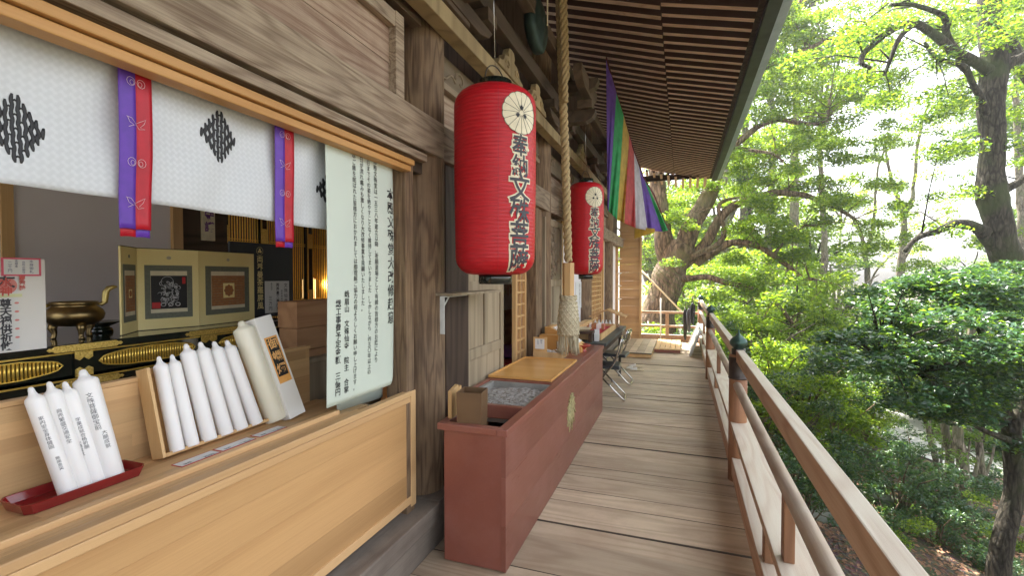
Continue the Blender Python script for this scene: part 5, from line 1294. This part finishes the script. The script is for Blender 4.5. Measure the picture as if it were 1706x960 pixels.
# ================================================================== GROUND
def gz(x, y):
    """hillside: drops away from the veranda, bank rises to the right in the mid distance"""
    r_ = max(0, x - .3); z = -1.7 - .16 * r_ - .03 * max(0, y) 
    z -= .10 * max(0, r_ - 12)
    if x < .3: z = -1.7 - .03 * max(0, y)
    z += .35 * noise.noise((x * .35, y * .35, 0)) + .08 * noise.noise((x * 1.7, y * 1.7, 4))
    d_ = math.hypot(x, y)
    if d_ > 60: z = min(z, -12) if d_ > 120 else z
    return max(z, -16)
m_ = MB()
def axis_pts(lo, hi, near): 
    s_ = [near * math.sinh(t / 22 * 5.2) / math.sinh(5.2) for t in range(-22, 23)]; return s_
ax_ = sorted(set([round(x, 3) for x in np.arange(-14, 30, .7)] + [x for x in (-1200, -600, -300, -150, -80, -50, -35, -25, -18, 34, 40, 50, 65, 90, 130, 200, 320, 600, 1200)]))
ay_ = sorted(set([round(x, 3) for x in np.arange(-6, 34, .7)] + [x for x in (-1200, -500, -200, -80, -40, -20, -12, 38, 44, 52, 65, 85, 120, 180, 300, 600, 1200)]))
vs = [(x, y_, gz(x, y_)) for x in ax_ for y_ in ay_]; ny_ = len(ay_)
m_.add(vs, [(i * ny_ + j, (i + 1) * ny_ + j, (i + 1) * ny_ + j + 1, i * ny_ + j + 1) for i in range(len(ax_) - 1) for j in range(ny_ - 1)], True, .5)
mt, nt, b_, _o = newmat('forest_floor')
tc = N(nt, 'ShaderNodeTexCoord'); n1 = N(nt, 'ShaderNodeTexNoise'); n1.inputs['Scale'].default_value = .8; n1.inputs['Detail'].default_value = 8; L(nt, tc.outputs['Object'], n1.inputs['Vector'])
n2 = N(nt, 'ShaderNodeTexVoronoi'); n2.inputs['Scale'].default_value = 22; L(nt, tc.outputs['Object'], n2.inputs['Vector'])
ca = ramp(nt, n1.outputs[0], [(.36, (.11, .075, .05)), (.5, (.075, .055, .035)), (.6, (.045, .07, .02)), (.75, (.03, .05, .018))])
cb = mixc(nt, .45, ca, n2.outputs['Color'], 'SOFT_LIGHT'); L(nt, cb, b_.inputs['Base Color']); b_.inputs['Roughness'].default_value = .95
bp = N(nt, 'ShaderNodeBump'); bp.inputs['Strength'].default_value = .8; bp.inputs['Distance'].default_value = .04; L(nt, n2.outputs['Distance'], bp.inputs['Height']); L(nt, bp.outputs[0], b_.inputs['Normal'])
tag(obj('ground', m_, 'forest_floor'), kind='structure')

# ================================================================== LEAVES AND TREES
def leafmesh(name, cen, size, mat, parent, flat=.5, up=1.0, jitter=.5, asp=.5):
    """one small folded blade per centre"""
    n = len(cen); off = np.array(OFF[parent.name]) if parent is not None else np.zeros(3)
    s_ = size * (1 + jitter * rng.uniform(-1, 1, n))[:, None]
    nz = rng.normal(0, flat, (n, 3)); nz[:, 2] += up * 1.0; nz /= np.linalg.norm(nz, axis=1)[:, None]
    a = rng.normal(0, 1, (n, 3)); a -= nz * (a * nz).sum(1)[:, None]; a /= np.linalg.norm(a, axis=1)[:, None]
    b = np.cross(nz, a); cen = cen - off
    fold = nz * s_ * .16
    P0 = cen - a * s_ * .5; P1 = cen - b * s_ * asp * .5 + fold; P2 = cen + a * s_ * .5; P3 = cen + b * s_ * asp * .5 + fold
    co = np.stack([P0, P1, P2, P3], 1).reshape(-1, 3).astype(np.float32)
    me = bpy.data.meshes.new(name); me.vertices.add(4 * n); me.vertices.foreach_set('co', co.ravel())
    # two triangles sharing the midrib P0-P2
    idx = np.arange(n)[:, None] * 4 + np.array([0, 1, 2, 0, 2, 3])[None]
    me.loops.add(6 * n); me.loops.foreach_set('vertex_index', idx.ravel().astype(np.int32))
    me.polygons.add(2 * n); me.polygons.foreach_set('loop_start', (np.arange(2 * n) * 3).astype(np.int32)); me.polygons.foreach_set('loop_total', np.full(2 * n, 3, np.int32))
    me.update(calc_edges=True)
    at_ = me.attributes.new('var', 'FLOAT', 'FACE'); vv = rng.random(n); at_.data.foreach_set('value', np.repeat(vv, 2).astype(np.float32))
    me.materials.append(MATS[mat]); o = bpy.data.objects.new(name, me); COL.objects.link(o)
    if parent is not None: o.parent = parent
    return o
def clump_pts(centres, n_each, rad, flat=.4):
    """leaf centres gathered on twiggy flat sprays round every clump centre"""
    out = []
    for c_, r_ in zip(centres, rad):
        k = int(n_each * r_ ** 2); d_ = rng.normal(0, 1, (k, 3)); d_ /= np.linalg.norm(d_, axis=1)[:, None]
        rr_ = rng.random(k)[:, None] ** .45; p = d_ * rr_ * r_; p[:, 2] *= flat
        p[:, 2] += r_ * flat * .5 * (1 - (p[:, 0] ** 2 + p[:, 1] ** 2) / r_ ** 2) - rng.random() * .05
        out.append(p + np.array(c_))
    return np.concatenate(out)
def bez(pts, n=8):
    """Catmull-Rom through the points"""
    P_ = [Vector(p) for p in pts]; P_ = [P_[0] * 2 - P_[1]] + P_ + [P_[-1] * 2 - P_[-2]]; out = []
    for i in range(1, len(P_) - 2):
        for k in range(n):
            t = k / n; a, b, c_, d_ = P_[i - 1:i + 3]
            out.append(.5 * ((2 * b) + (c_ - a) * t + (2 * a - 5 * b + 4 * c_ - d_) * t * t + (3 * b - a - 3 * c_ + d_) * t ** 3))
    out.append(P_[-2]); return out
def limb(pts, r0, r1, wob=.03, n=8, seg=10):
    Q_ = bez(pts, n); m = len(Q_); R_ = [r0 + (r1 - r0) * (i / (m - 1)) ** .8 for i in range(m)]
    Q_ = [q + Vector((noise.noise(q * 1.3), noise.noise(q * 1.3 + Vector((9, 0, 0))), noise.noise(q * 1.3 + Vector((0, 9, 0))))) * wob * 3 for q in Q_]
    R_ = [r_ * (1 + .16 * noise.noise(q * 2.2) + .08 * noise.noise(q * 7)) for r_, q in zip(R_, Q_)]
    m2 = MB(); m2.tube(Q_, R_, seg); return m2, Q_
def tree(name, label, cat, base, limbs, bark, leafs, clumps=None, group=None, per=160, flat=.4, seed=0, lf=.5, twig_r=.008, spread=.9, perlimb=9, crad=(.35, .75)):
    """limbs: (points, r0, r1, leafy) ; clumps: extra (centre, radius) ; leafs: [(material, size, share)]"""
    rr = random.Random(seed)
    e = thing(name, base, label, cat, group)
    cs, rs = [], []; tw = MB()
    for i, (pts, r0, r1, leafy) in enumerate(limbs):
        m2, Q_ = limb(pts, r0, r1); obj('trunk' if i == 0 else 'limb', m2, bark, e)
        for k in range(int(perlimb * leafy)):
            q = Q_[int((.35 + .65 * rr.random() ** .7) * (len(Q_) - 1))]
            c_ = q + Vector((rr.gauss(0, spread), rr.gauss(0, spread), rr.gauss(0, spread * .6) + .15)); r_ = rr.uniform(*crad)
            cs.append(c_); rs.append(r_); mid = q.lerp(c_, .5) + Vector((0, 0, .12)); tw.tube([q, mid, c_], [twig_r * 2.2, twig_r * 1.5, twig_r * .6], 4)
            for s_ in range(2):
                d_ = Vector((rr.uniform(-1, 1), rr.uniform(-1, 1), rr.uniform(-.2, .4))) * r_ * .8; tw.tube([c_, c_ + d_ * .5 + Vector((0, 0, .02)), c_ + d_], [twig_r * .7, twig_r * .5, twig_r * .3], 3)
    for c_, r_ in (clumps or []):
        c_ = Vector(c_); k = max(1, int(perlimb * .0)); cs.append(c_); rs.append(r_)
        bq = None; bd = 1e9
        for (pts, *_x) in limbs:
            for p in pts:
                p = Vector(p); d_ = (p - c_).length
                if d_ < bd: bd, bq = d_, p
        if bd < 1.6: tw.tube([bq, bq.lerp(c_, .5) + Vector((0, 0, .1)), c_], [twig_r * 2, twig_r * 1.3, twig_r * .5], 4)
    if tw.v: obj('twigs', tw, bark, e)
    if cs:
        pts = clump_pts([tuple(c_) for c_ in cs], per, rs, flat); rng.shuffle(pts); i0 = 0
        for mat, size, share in leafs:
            i1 = i0 + int(len(pts) * share); leafmesh('crown', pts[i0:i1], size, mat, e, flat=lf); i0 = i1
    return e
def cl(lst, d, r=None, jit=.6, rep=1, seed=3):
    """clump centres from measured places (u, v, radius m) at distance d"""
    rr = random.Random(seed); out = []
    for u_, v_, r_ in lst:
        for k in range(rep):
            out.append((at(u_ + rr.gauss(0, jit * 18), v_ + rr.gauss(0, jit * 14), d=d + rr.gauss(0, jit)), r_))
    return out
def A(*p, d): return [tuple(at(u_, v_, d=d if not isinstance(d, (list, tuple)) else d[i])) for i, (u_, v_) in enumerate(p)]

# 1 the big old tree just past the end of the veranda
D = 16
lim = [
 (A((1098, 610), (1095, 540), (1110, 480), (1128, 430), (1140, 410), d=[15.5, 15.5, 15.5, 15.5, 15.5]), .62, .46, 0),
 (A((1120, 450), (1105, 410), (1100, 360), (1098, 320), (1085, 250), d=15.6), .36, .22, .3),
 (A((1130, 440), (1150, 390), (1175, 330), (1192, 285), (1205, 230), (1235, 150), d=15.4), .36, .16, 1),
 (A((1140, 440), (1165, 420), (1195, 375), (1230, 340), (1290, 322), (1360, 332), (1425, 364), d=[15.4, 15.2, 15, 14.8, 14.5, 14.2, 14]), .22, .05, 1.2),
 (A((1160, 440), (1200, 412), (1240, 404), (1290, 425), (1335, 462), (1360, 466), d=[15.3, 15, 14.6, 14.2, 14, 14]), .16, .04, 1),
 (A((1130, 465), (1180, 462), (1240, 480), (1290, 503), (1325, 545), (1350, 580), d=[15.2, 14.8, 14.2, 13.8, 13.4, 13.2]), .12, .035, .8),
 (A((1150, 430), (1205, 395), (1200, 340), (1240, 330), d=14.9), .1, .04, .3),
 (A((1190, 290), (1225, 245), (1275, 205), (1330, 204), (1375, 200), (1380, 165), d=[15.4, 15, 14.5, 14, 13.8, 13.8]), .13, .03, 1.4),
 (A((1205, 240), (1240, 250), (1290, 258), (1320, 280), d=[15.3, 15, 14.6, 14.4]), .08, .025, 1),
 (A((1205, 230), (1255, 130), (1310, 95), (1370, 70), (1420, 60), d=[15.3, 15, 14.5, 14.2, 14]), .12, .03, 1.6),
 (A((1235, 150), (1270, 80), (1320, 20), (1370, -60), d=15), .12, .04, 1.6),
 (A((1290, 425), (1310, 395), (1345, 372), d=14.2), .06, .02, .6),
 (A((1098, 560), (1070, 555), (1060, 590), d=15.2), .25, .12, 0),
]
lst = [(1180, 90, .6), (1235, 60, .7), (1290, 40, .6), (1330, 130, .6), (1260, 170, .6), (1300, 230, .55), (1240, 290, .6), (1310, 310, .5), (1250, 350, .55), (1220, 440, .6), (1290, 380, .5), (1350, 260, .55), (1400, 230, .5), (1380, 320, .45), (1330, 430, .5), (1400, 120, .6), (1240, 520, .6), (1215, 480, .5), (1260, 560, .7), (1300, 560, .6), (1430, 330, .45), (1450, 250, .45), (1480, 340, .4), (1440, 400, .45), (1480, 425, .4), (1530, 440, .4), (1400, 470, .5), (1450, 160, .45), (1490, 220, .4), (1420, 290, .45), (1400, 420, .45), (1500, 380, .35)]
tree('old_tree', 'huge old spreading tree with several thick brown trunks just past the end of the veranda', 'tree', tuple(at(1098, 600, d=15.5)), lim, 'bark_brown',
     [('leaf_mid', .085, .62), ('leaf_bright', .085, .38)], cl(lst, 15.4, jit=1.3, rep=4), per=1900, seed=4, perlimb=13, spread=.8, crad=(.3, .6))
# 2 tall dark tree on the right
lim = [
 (A((1712, 700), (1700, 560), (1688, 450), (1672, 400), (1655, 320), (1650, 220), (1652, 120), (1648, 20), (1655, -60), d=8.6), .27, .16, .2),
 (A((1690, 430), (1650, 400), (1620, 375), (1600, 368), d=8.6), .14, .05, 0),
 (A((1640, 385), (1605, 372), (1570, 378), (1535, 392), (1514, 424), d=[8.6, 8.5, 8.3, 8.2, 8.1]), .11, .03, .6),
 (A((1645, 120), (1610, 95), (1565, 62), (1520, 42), (1475, 55), (1440, 78), (1432, 100), (1450, 110), d=[8.6, 8.3, 8, 7.8, 7.6, 7.6, 7.6, 7.6]), .10, .025, .9),
 (A((1600, 88), (1580, 50), (1570, 25), (1520, 10), (1480, 5), d=[8.3, 8.1, 7.9, 7.8, 7.8]), .07, .025, .7),
 (A((1520, 42), (1500, 62), (1485, 95), (1473, 118), d=7.8), .06, .02, .5),
 (A((1643, 200), (1625, 150), (1605, 110), (1560, 95), (1540, 70), d=[8.6, 8.4, 8.2, 8, 8]), .07, .025, .6),
 (A((1660, 130), (1685, 105), (1720, 90), (1760, 85), d=8.5), .07, .05, .6),
 (A((1668, 60), (1690, 90), (1720, 150), (1760, 210), d=9.5), .14, .11, .2),
 (A((1648, 330), (1700, 300), (1760, 260), d=9), .1, .05, .8),
]
lst = [(1560, 150, .35), (1530, 190, .4), (1590, 190, .35), (1490, 170, .35), (1610, 250, .4), (1570, 280, .4), (1500, 30, .4), (1600, 40, .4), (1690, 30, .4), (1700, 60, .4), (1690, 200, .4), (1590, 320, .3), (1460, 40, .35), (1700, 280, .35), (1620, 320, .35), (1540, 5, .4), (1430, 150, .35), (1650, -5, .5)]
lst2 = [(1420, 20, .6), (1480, -30, .6), (1540, 20, .6), (1600, 60, .6), (1660, 20, .6), (1560, 110, .5), (1500, 100, .45), (1640, 140, .5), (1700, 120, .6), (1430, 90, .5), (1590, -30, .6), (1460, 180, .35), (1550, 210, .35), (1590, 150, .4), (1520, 150, .4), (1600, 260, .35), (1570, 330, .3), (1640, 400, .35), (1700, 400, .4)]
tree('tall_tree', 'tall dark leaning tree with a curling upper branch at the right edge', 'tree', tuple(at(1712, 760, d=8.6)), lim, 'bark_dark',
     [('leaf_mid', .06, .5), ('leaf_dark', .06, .2), ('leaf_bright', .06, .3)], cl(lst, 8.8, jit=.8, rep=2) + cl(lst2, 12, jit=1.3, rep=3, seed=9), per=2000, seed=8, perlimb=5, spread=.45, crad=(.2, .42))
# 3 dark glossy evergreen shrub tree, layered
lim = [
 (A((1660, 985), (1672, 900), (1688, 800), (1680, 720), (1650, 640), (1600, 580), d=[6.6, 6.6, 6.6, 6.5, 6.4, 6.2]), .15, .07, .3),
 (A((1680, 720), (1720, 640), (1740, 560), (1720, 500), d=6.4), .08, .04, 1),
 (A((1660, 660), (1590, 650), (1530, 620), (1470, 600), d=[6.4, 6.1, 5.9, 5.8]), .06, .02, 1),
 (A((1650, 640), (1640, 560), (1600, 500), (1550, 470), d=6.3), .06, .02, 1),
 (A((1690, 740), (1640, 720), (1600, 700), (1560, 690), d=[6.5, 6.3, 6.2, 6.1]), .05, .015, .5),
 (A((1688, 780), (1740, 740), (1790, 730), d=6.6), .05, .02, .5),
]
lst = [(1420, 600, .3), (1440, 560, .3), (1480, 520, .35), (1520, 480, .35), (1570, 470, .35), (1620, 460, .35), (1680, 470, .4), (1700, 520, .4), (1640, 520, .4), (1580, 530, .4), (1520, 550, .4), (1470, 600, .35), (1530, 610, .4), (1600, 600, .4), (1660, 580, .4), (1700, 600, .4), (1640, 650, .4), (1580, 660, .35), (1520, 660, .3), (1690, 660, .35), (1620, 690, .3), (1400, 570, .22), (1380, 610, .2), (1560, 690, .25), (1490, 650, .3), (1740, 560, .4), (1740, 640, .4), (1450, 500, .25), (1480, 480, .25)]
tree('evergreen_shrub', 'dense dark glossy evergreen with layered foliage on the right, in front of the pale trunks', 'shrub', tuple(at(1660, 985, d=6.6)), lim, 'bark_dark',
     [('leaf_dark', .070, .45), ('leaf_dark', .048, .35), ('leaf_mid', .06, .2)], cl(lst, 6.2, jit=.75, rep=3, seed=5), per=3600, flat=.3, lf=.35, seed=12, perlimb=7, spread=.3, crad=(.2, .38))
# ================================================================== BACKGROUND TREES (each a tree of its own, copied from three)
def bgproto(name, label, R0, leafs, bark, nclump, per, seed, flat=.45, crad=(.5, 1.0), lean=0., hollow=.45):
    rr = random.Random(seed); e = thing(name, (0, 0, 0), label, 'tree')
    m2, Q_ = limb([(lean * 2, 0, -14), (lean, .2, -9), (0, 0, -5), (.1, -.1, -2), (0, 0, .5), (.2, .1, R0 * .8)], .20, .04); obj('trunk', m2, bark, e, local=True)
    cs, rs = [], []; lm = MB()
    for k in range(6):
        a = k * 1.05 + rr.random(); q0 = Vector((0, 0, -3 + k * .6)); q2 = Vector((math.cos(a), math.sin(a), .35 + rr.random() * .5)) * R0 * .8
        m3, _q = limb([q0, q0.lerp(q2, .5) + Vector((0, 0, .5)), q2], .12, .03, seg=6); lm.v, lm.f, lm.var, lm.sm = [], [], [], []
        obj('limb', m3, bark, e, local=True)
    for k in range(nclump):
        d_ = Vector((rr.gauss(0, 1), rr.gauss(0, 1), rr.gauss(0, 1))).normalized() * R0 * (hollow + (1 - hollow) * rr.random()); d_.z *= .85
        if d_.z < -R0 * .55: d_.z *= .5
        cs.append(d_); rs.append(rr.uniform(*crad))
    pts = clump_pts([tuple(c_) for c_ in cs], per, rs, flat); rng.shuffle(pts); i0 = 0
    for mat, size, share in leafs:
        i1 = i0 + int(len(pts) * share); leafmesh('crown', pts[i0:i1], size, mat, e, flat=.6); i0 = i1
    return e
PA = bgproto('leafy_tree', '', 3.0, [('leaf_bright', .17, .6), ('leaf_mid', .17, .4)], 'bark_grey', 50, 300, 1)
PB = bgproto('leafy_tree', '', 3.0, [('leaf_mid', .16, .7), ('leaf_dark', .16, .3)], 'bark_dark', 56, 330, 2)
PC = bgproto('leafy_tree', '', 3.0, [('leaf_bright', .13, .9), ('leaf_mid', .13, .1)], 'bark_grey', 34, 300, 3, crad=(.4, .8), hollow=.3)
spots = [  # u, v of the crown centre, distance, crown scale, kind
 (1210, 150, 24, 1.0, 0), (1290, 60, 23, 1.1, 0), (1370, 140, 22, .9, 0), (1245, 270, 27, 1.1, 1), 
 (1190, 380, 28, 1.2, 0), (1280, 400, 30, 1.2, 0), (1350, 440, 26, .95, 1), (1130, 420, 30, 1.2, 0), (1080, 400, 24, 1., 0), (1390, 510, 22, .8, 0), (1250, 500, 20, .9, 0), (1330, 560, 16, .75, 1), (1190, 520, 19, .85, 0),
 (1400, 330, 32, .7, 2), (1545, 470, 34, .5, 2), (1700, 20, 18, .9, 0), (1720, 180, 22, 1.0, 1), (1740, 420, 20, .9, 1), (1620, 470, 24, .7, 1), 
 (1600, 590, 17, .8, 1), (1700, 620, 14, .8, 1), (1420, 600, 15, .6, 0), (1270, 590, 12.5, .5, 0), (1340, 640, 12, .5, 1), (1620, 700, 16, .7, 1), (1700, 780, 13, .6, 1), (1400, 690, 13, .45, 0), (1760, 900, 11, .6, 1),
 (1060, 300, 30, 1.3, 0), (1150, 620, 17, .8, 1), (1330, -60, 22, 1.1, 0), (1240, -40, 26, 1.1, 0)]
side = {0: 'bright green broadleaf tree', 1: 'deep green broadleaf tree', 2: 'thin pale green tree with gaps in its crown'}
def where(u_, v_, d_):
    h = 'beyond the far railing corner' if u_ < 1230 else 'behind the old tree' if u_ < 1360 else 'in the bright gap' if u_ < 1560 and v_ < 480 else 'behind the evergreen shrub' if v_ > 430 else 'around the tall dark tree'
    z = 'reaching out of the top' if v_ < 0 else 'high up' if v_ < 160 else 'at mid height' if v_ < 380 else 'at rail level' if v_ < 540 else 'low on the slope'
    return h + ', ' + z
used_ = {}; first = {}
for i, (u_, v_, d_, s_, k) in enumerate(spots):
    P0_ = (PA, PB, PC)[k]; o = P0_ if k not in first else copy_tree(P0_); first[k] = 1
    o.location = at(u_, v_, d=d_); o.scale = (s_, s_, s_ * (1 if i % 2 else .92)); o.rotation_euler = (0, 0, i * 2.4)
    o['label'] = side[k] + ' ' + where(u_, v_, d_); o['category'] = 'tree'; o['group'] = 'broadleaf trees on the slope beyond the railing'
    used_.setdefault(o['label'], []).append(o)
for lb_, os_ in used_.items():
    if len(os_) > 1:
        os_.sort(key=lambda o: -o.scale[0] / (o.location.length))
        for n_, o in enumerate(os_): o['label'] = ('largest ', 'second largest ', 'third largest ', 'fourth largest ', 'smallest ')[min(n_, 4)] + lb_
# low shrubs right under the railing
def shproto(label, leafs, per, seed, R0=.8):
    rr = random.Random(seed); e = thing('low_shrub', (0, 0, 0), label, 'shrub', 'low shrubs on the slope below the railing'); st = MB(); cs, rs = [], []
    for k in range(16):
        d_ = Vector((rr.gauss(0, .5), rr.gauss(0, .5), abs(rr.gauss(.3, .35)))) * R0; cs.append(d_); rs.append(rr.uniform(.22, .4) * R0)
        st.tube([(0, 0, -.5), (d_.x * .4, d_.y * .4, d_.z * .5), tuple(d_)], [.018, .012, .004], 5)
    obj('stems', st, 'bark_brown', e, local=True)
    pts = clump_pts([tuple(c_) for c_ in cs], per, rs, .5); rng.shuffle(pts); i0 = 0
    for mat, size, share in leafs:
        i1 = i0 + int(len(pts) * share); leafmesh('foliage', pts[i0:i1], size, mat, e, flat=.6); i0 = i1
    return e
SA = shproto('', [('leaf_bright', .07, .6), ('leaf_mid', .07, .4)], 2600, 31); SB = shproto('', [('leaf_dark', .065, .5), ('leaf_ivy', .065, .5)], 3000, 32)
ss = [(1290, 600, 10, 1.1, 0), (1340, 650, 8.5, 1., 0), (1270, 640, 8, .9, 1), (1390, 640, 9.5, 1.1, 1), (1320, 720, 7, .9, 1), (1390, 720, 8, 1., 0), (1370, 780, 7, .8, 1), (1500, 800, 8.5, 1., 1), (1250, 560, 13, 1.4, 0), (1210, 560, 14, 1.4, 1),
      (1300, 780, 6, .7, 1), (1340, 830, 6, .6, 1), (1480, 860, 8, .8, 1), (1550, 800, 9.5, 1.1, 1), (1700, 900, 8, .7, 0), (1600, 880, 9, .7, 1), (1260, 700, 7, .8, 0), (1230, 640, 9, .9, 1), (1640, 820, 10.5, 1., 1), (1445, 690, 9, .75, 0), (1520, 745, 9.5, .6, 1), (1420, 640, 11, .9, 0), (1560, 880, 7.5, .7, 1), (1470, 900, 6.8, .5, 0), (1640, 930, 7.2, .5, 1), (1450, 590, 12, 1.2, 0), (1380, 560, 13, 1.3, 0), (1310, 530, 15, 1.4, 0), (1180, 600, 12, 1.3, 0), (1100, 590, 15, 1.6, 1), (1090, 540, 17, 1.7, 0)]
fs2 = {}
lab2 = []
for i, (u_, v_, d_, s_, k) in enumerate(ss):
    P0_ = (SA, SB)[k]; o = P0_ if k not in fs2 else copy_tree(P0_); fs2[k] = 1
    o.location = at(u_, v_, d=d_) - Vector((0, 0, .25 * s_)); o.scale = (s_,) * 3; o.rotation_euler = (0, 0, i * 1.7)
    pl__ = 'beside the far end of the railing' if u_ < 1260 else 'under the middle of the railing' if u_ < 1360 else 'between railing and evergreen' if u_ < 1480 else 'below the dark evergreen'
    h__ = 'top' if v_ < 600 else 'upper slope' if v_ < 700 else 'mid slope' if v_ < 800 else 'foot of the slope'
    lab2.append((('pale green shrub ', 'dark green shrub ')[k] + pl__ + ', ' + h__, o))
cnt_ = {}
for lb_, o in lab2: cnt_.setdefault(lb_, []).append(o)
for lb_, os_ in cnt_.items():
    os_.sort(key=lambda o: o.location.y)
    for n_, o in enumerate(os_): o['label'] = lb_ if len(os_) == 1 else ('nearest ', 'next nearest ', 'third nearest ', 'fourth nearest ', 'fifth nearest ', 'sixth nearest ', 'seventh nearest ', 'farthest ')[min(n_, 7)] + lb_
# thin pale trunks under and behind the evergreen
tr_ = [((1590, 960), (1585, 860), (1580, 760), (1575, 640), 9.5, .10), ((1618, 960), (1612, 840), (1600, 740), (1605, 620), 9.2, .12), ((1645, 940), (1640, 820), (1625, 720), (1630, 600), 10, .09), ((1560, 900), (1562, 800), (1550, 700), (1540, 600), 11, .07)]
nm_ = ['thin pale trunked tree, leftmost but one of the slim trunks under the evergreen', 'stouter pale trunk in the middle of the slim trunks under the evergreen', 'slim grey trunk closest to the dark evergreen stem', 'slimmest grey trunk, leftmost under the evergreen']
for (a, b, c_, d_, ds_, r_), lb_ in zip(tr_, nm_):
    P_ = [at(*q, d=ds_) for q in (a, b, c_, d_)]
    tree('slim_tree', lb_, 'tree', tuple(P_[0]), [([tuple(p) for p in P_] + [tuple(P_[-1] + Vector((.2, 0, 1.5)))], r_, r_ * .5, .4), ([tuple(P_[1]), tuple(P_[1].lerp(P_[2], .6) + Vector((.25, .1, 0))), tuple(P_[2] + Vector((.5, .2, .6)))], r_ * .4, r_ * .15, .6)], 'bark_grey',
         [('leaf_mid', .07, 1.)], None, 'slim trunks under the evergreen', per=1300, seed=int(ds_ * 10), perlimb=8, spread=.4, crad=(.18, .35))
# pale trees standing in the bright gap
for (pp__, ds_, r_, lb_, sd_) in (([(1500, 560), (1502, 440), (1508, 360), (1490, 320), (1475, 250)], 22, .2, 'pale slender forked tree standing in the bright gap', 41), ([(1448, 560), (1446, 480), (1440, 420), (1425, 370), (1400, 350)], 25, .18, 'pale thin tree left of the forked one in the bright gap', 42)):
    P_ = [at(*q, d=ds_) for q in pp__]; u0, v0 = pp__[2]
    tree('pale_tree', lb_, 'tree', tuple(P_[0]), [([tuple(p) for p in P_], r_, .05, 1), ([tuple(P_[2]), tuple(at(u0 + 14, v0 - 40, d=ds_)), tuple(at(u0 + 22, v0 - 130, d=ds_)), tuple(at(u0 + 40, v0 - 190, d=ds_))], r_ * .6, .04, 1), ([tuple(P_[1]), tuple(at(u0 + 30, v0 + 20, d=ds_)), tuple(at(u0 + 80, v0 - 10, d=ds_))], r_ * .3, .03, .7)], 'bark_grey',
         [('leaf_bright', .12, 1.)], None, 'pale trees in the bright gap', per=350, seed=sd_, perlimb=10, spread=.9, crad=(.4, .7))
# boulders
def boulder(c_, r_, lb_, sd_):
    def f(a, b):
        th_, ph = a * 6.2832, b * math.pi; d_ = Vector((math.sin(ph) * math.cos(th_), math.sin(ph) * math.sin(th_), math.cos(ph)))
        k = 1 + .28 * noise.noise(d_ * 1.4 + Vector((sd_, 0, 0))) + .10 * noise.noise(d_ * 4 + Vector((0, sd_, 0)))
        return (c_.x + d_.x * r_ * k * 1.2, c_.y + d_.y * r_ * k, c_.z + d_.z * r_ * k * .75)
    top('boulder', MB().grid(f, 28, 16), 'rock', lb_, 'rock', tuple(c_), group='mossy boulders below the railing')
for i, (u_, v_, d_, r_, lb_) in enumerate(((1372, 872, 7.6, .3, 'mossy boulder seen between the rails, nearest the middle rail'), (1528, 888, 8.2, .22, 'small mossy boulder on the leafy soil right of the railing'), (1545, 925, 7.5, .2, 'low flat boulder at the bottom, against the top rail'), (1460, 840, 8.8, .3, 'mossy boulder behind the others at the foot of the bank'))):
    boulder(at(u_, v_, d=d_), r_, lb_, i * 3.1)
# added pale gravel path, stands in for bright gaps between the leaves
def onground(u_, v_):
    for k in range(300):
        d__ = 4 + k * .12; p = at(u_, v_, d=d__)
        if p.z < gz(p.x, p.y): return p
    return p
pts_ = [onground(*q) for q in ((1395, 560), (1430, 610), (1460, 665), (1490, 720), (1540, 745), (1600, 760), (1700, 770))]
pc_l = bez(pts_, 6); m_ = MB(); vs = []
for i, p in enumerate(pc_l):
    t = (pc_l[min(i + 1, len(pc_l) - 1)] - pc_l[max(i - 1, 0)]); t.z = 0; t.normalize(); s__ = Vector((-t.y, t.x, 0))
    for k in (-1.1, -.4, .4, 1.1): q = p + s__ * k; vs.append((q.x, q.y, gz(q.x, q.y) + .05))
m_.add(vs, [(i * 4 + k, i * 4 + k + 1, i * 4 + k + 5, i * 4 + k + 4) for i in range(len(pc_l) - 1) for k in range(3)], True, .5)
plain('gravel', (.62, .60, .56), .9, c2=(.5, .48, .44), sc=40, bump=.5)
tag(obj('bright_gap_path', m_, 'gravel'), kind='structure')
# ground cover and fallen leaves
n_ = 60000
xx = rng.uniform(.6, 16, n_); yy = rng.uniform(2, 26, n_)
keep = np.array([noise.noise((x * .45, y_ * .45, 7)) > .02 + (.25 if (y_ < 9 and x > 1.5) else 0) for x, y_ in zip(xx, yy)])
xx, yy = xx[keep], yy[keep]; zz_ = np.array([gz(x, y_) for x, y_ in zip(xx, yy)]) + rng.random(len(xx)) * .12
gc = leafmesh('ground_cover', np.stack([xx, yy, zz_], 1), .10, 'leaf_ivy', None, flat=.5); tag(gc, kind='stuff')
n_ = 16000; xx = rng.uniform(.6, 9, n_); yy = rng.uniform(2, 13, n_); zz_ = np.array([gz(x, y_) for x, y_ in zip(xx, yy)]) + .015
plain('dead_leaf', (.30, .16, .09), .8, c2=(.20, .10, .06), sc=3)
fl2 = leafmesh('fallen_leaves', np.stack([xx, yy, zz_], 1), .07, 'dead_leaf', None, flat=.25); tag(fl2, kind='stuff')
m_ = MB().box(-60, 70, -30, 75, -17.2, 30)
mt = bpy.data.materials.new('haze_air'); mt.use_nodes = True; nt = mt.node_tree; nt.nodes.clear()
o_ = nt.nodes.new('ShaderNodeOutputMaterial'); pv = nt.nodes.new('ShaderNodeVolumePrincipled'); pv.inputs['Color'].default_value = (.95, .97, 1, 1); pv.inputs['Density'].default_value = .0016; pv.inputs['Anisotropy'].default_value = .5
nt.links.new(pv.outputs[0], o_.inputs['Volume']); MATS['haze_air'] = mt
hz = tag(obj('haze', m_, 'haze_air'), kind='stuff')
S.cycles.volume_bounces = 1
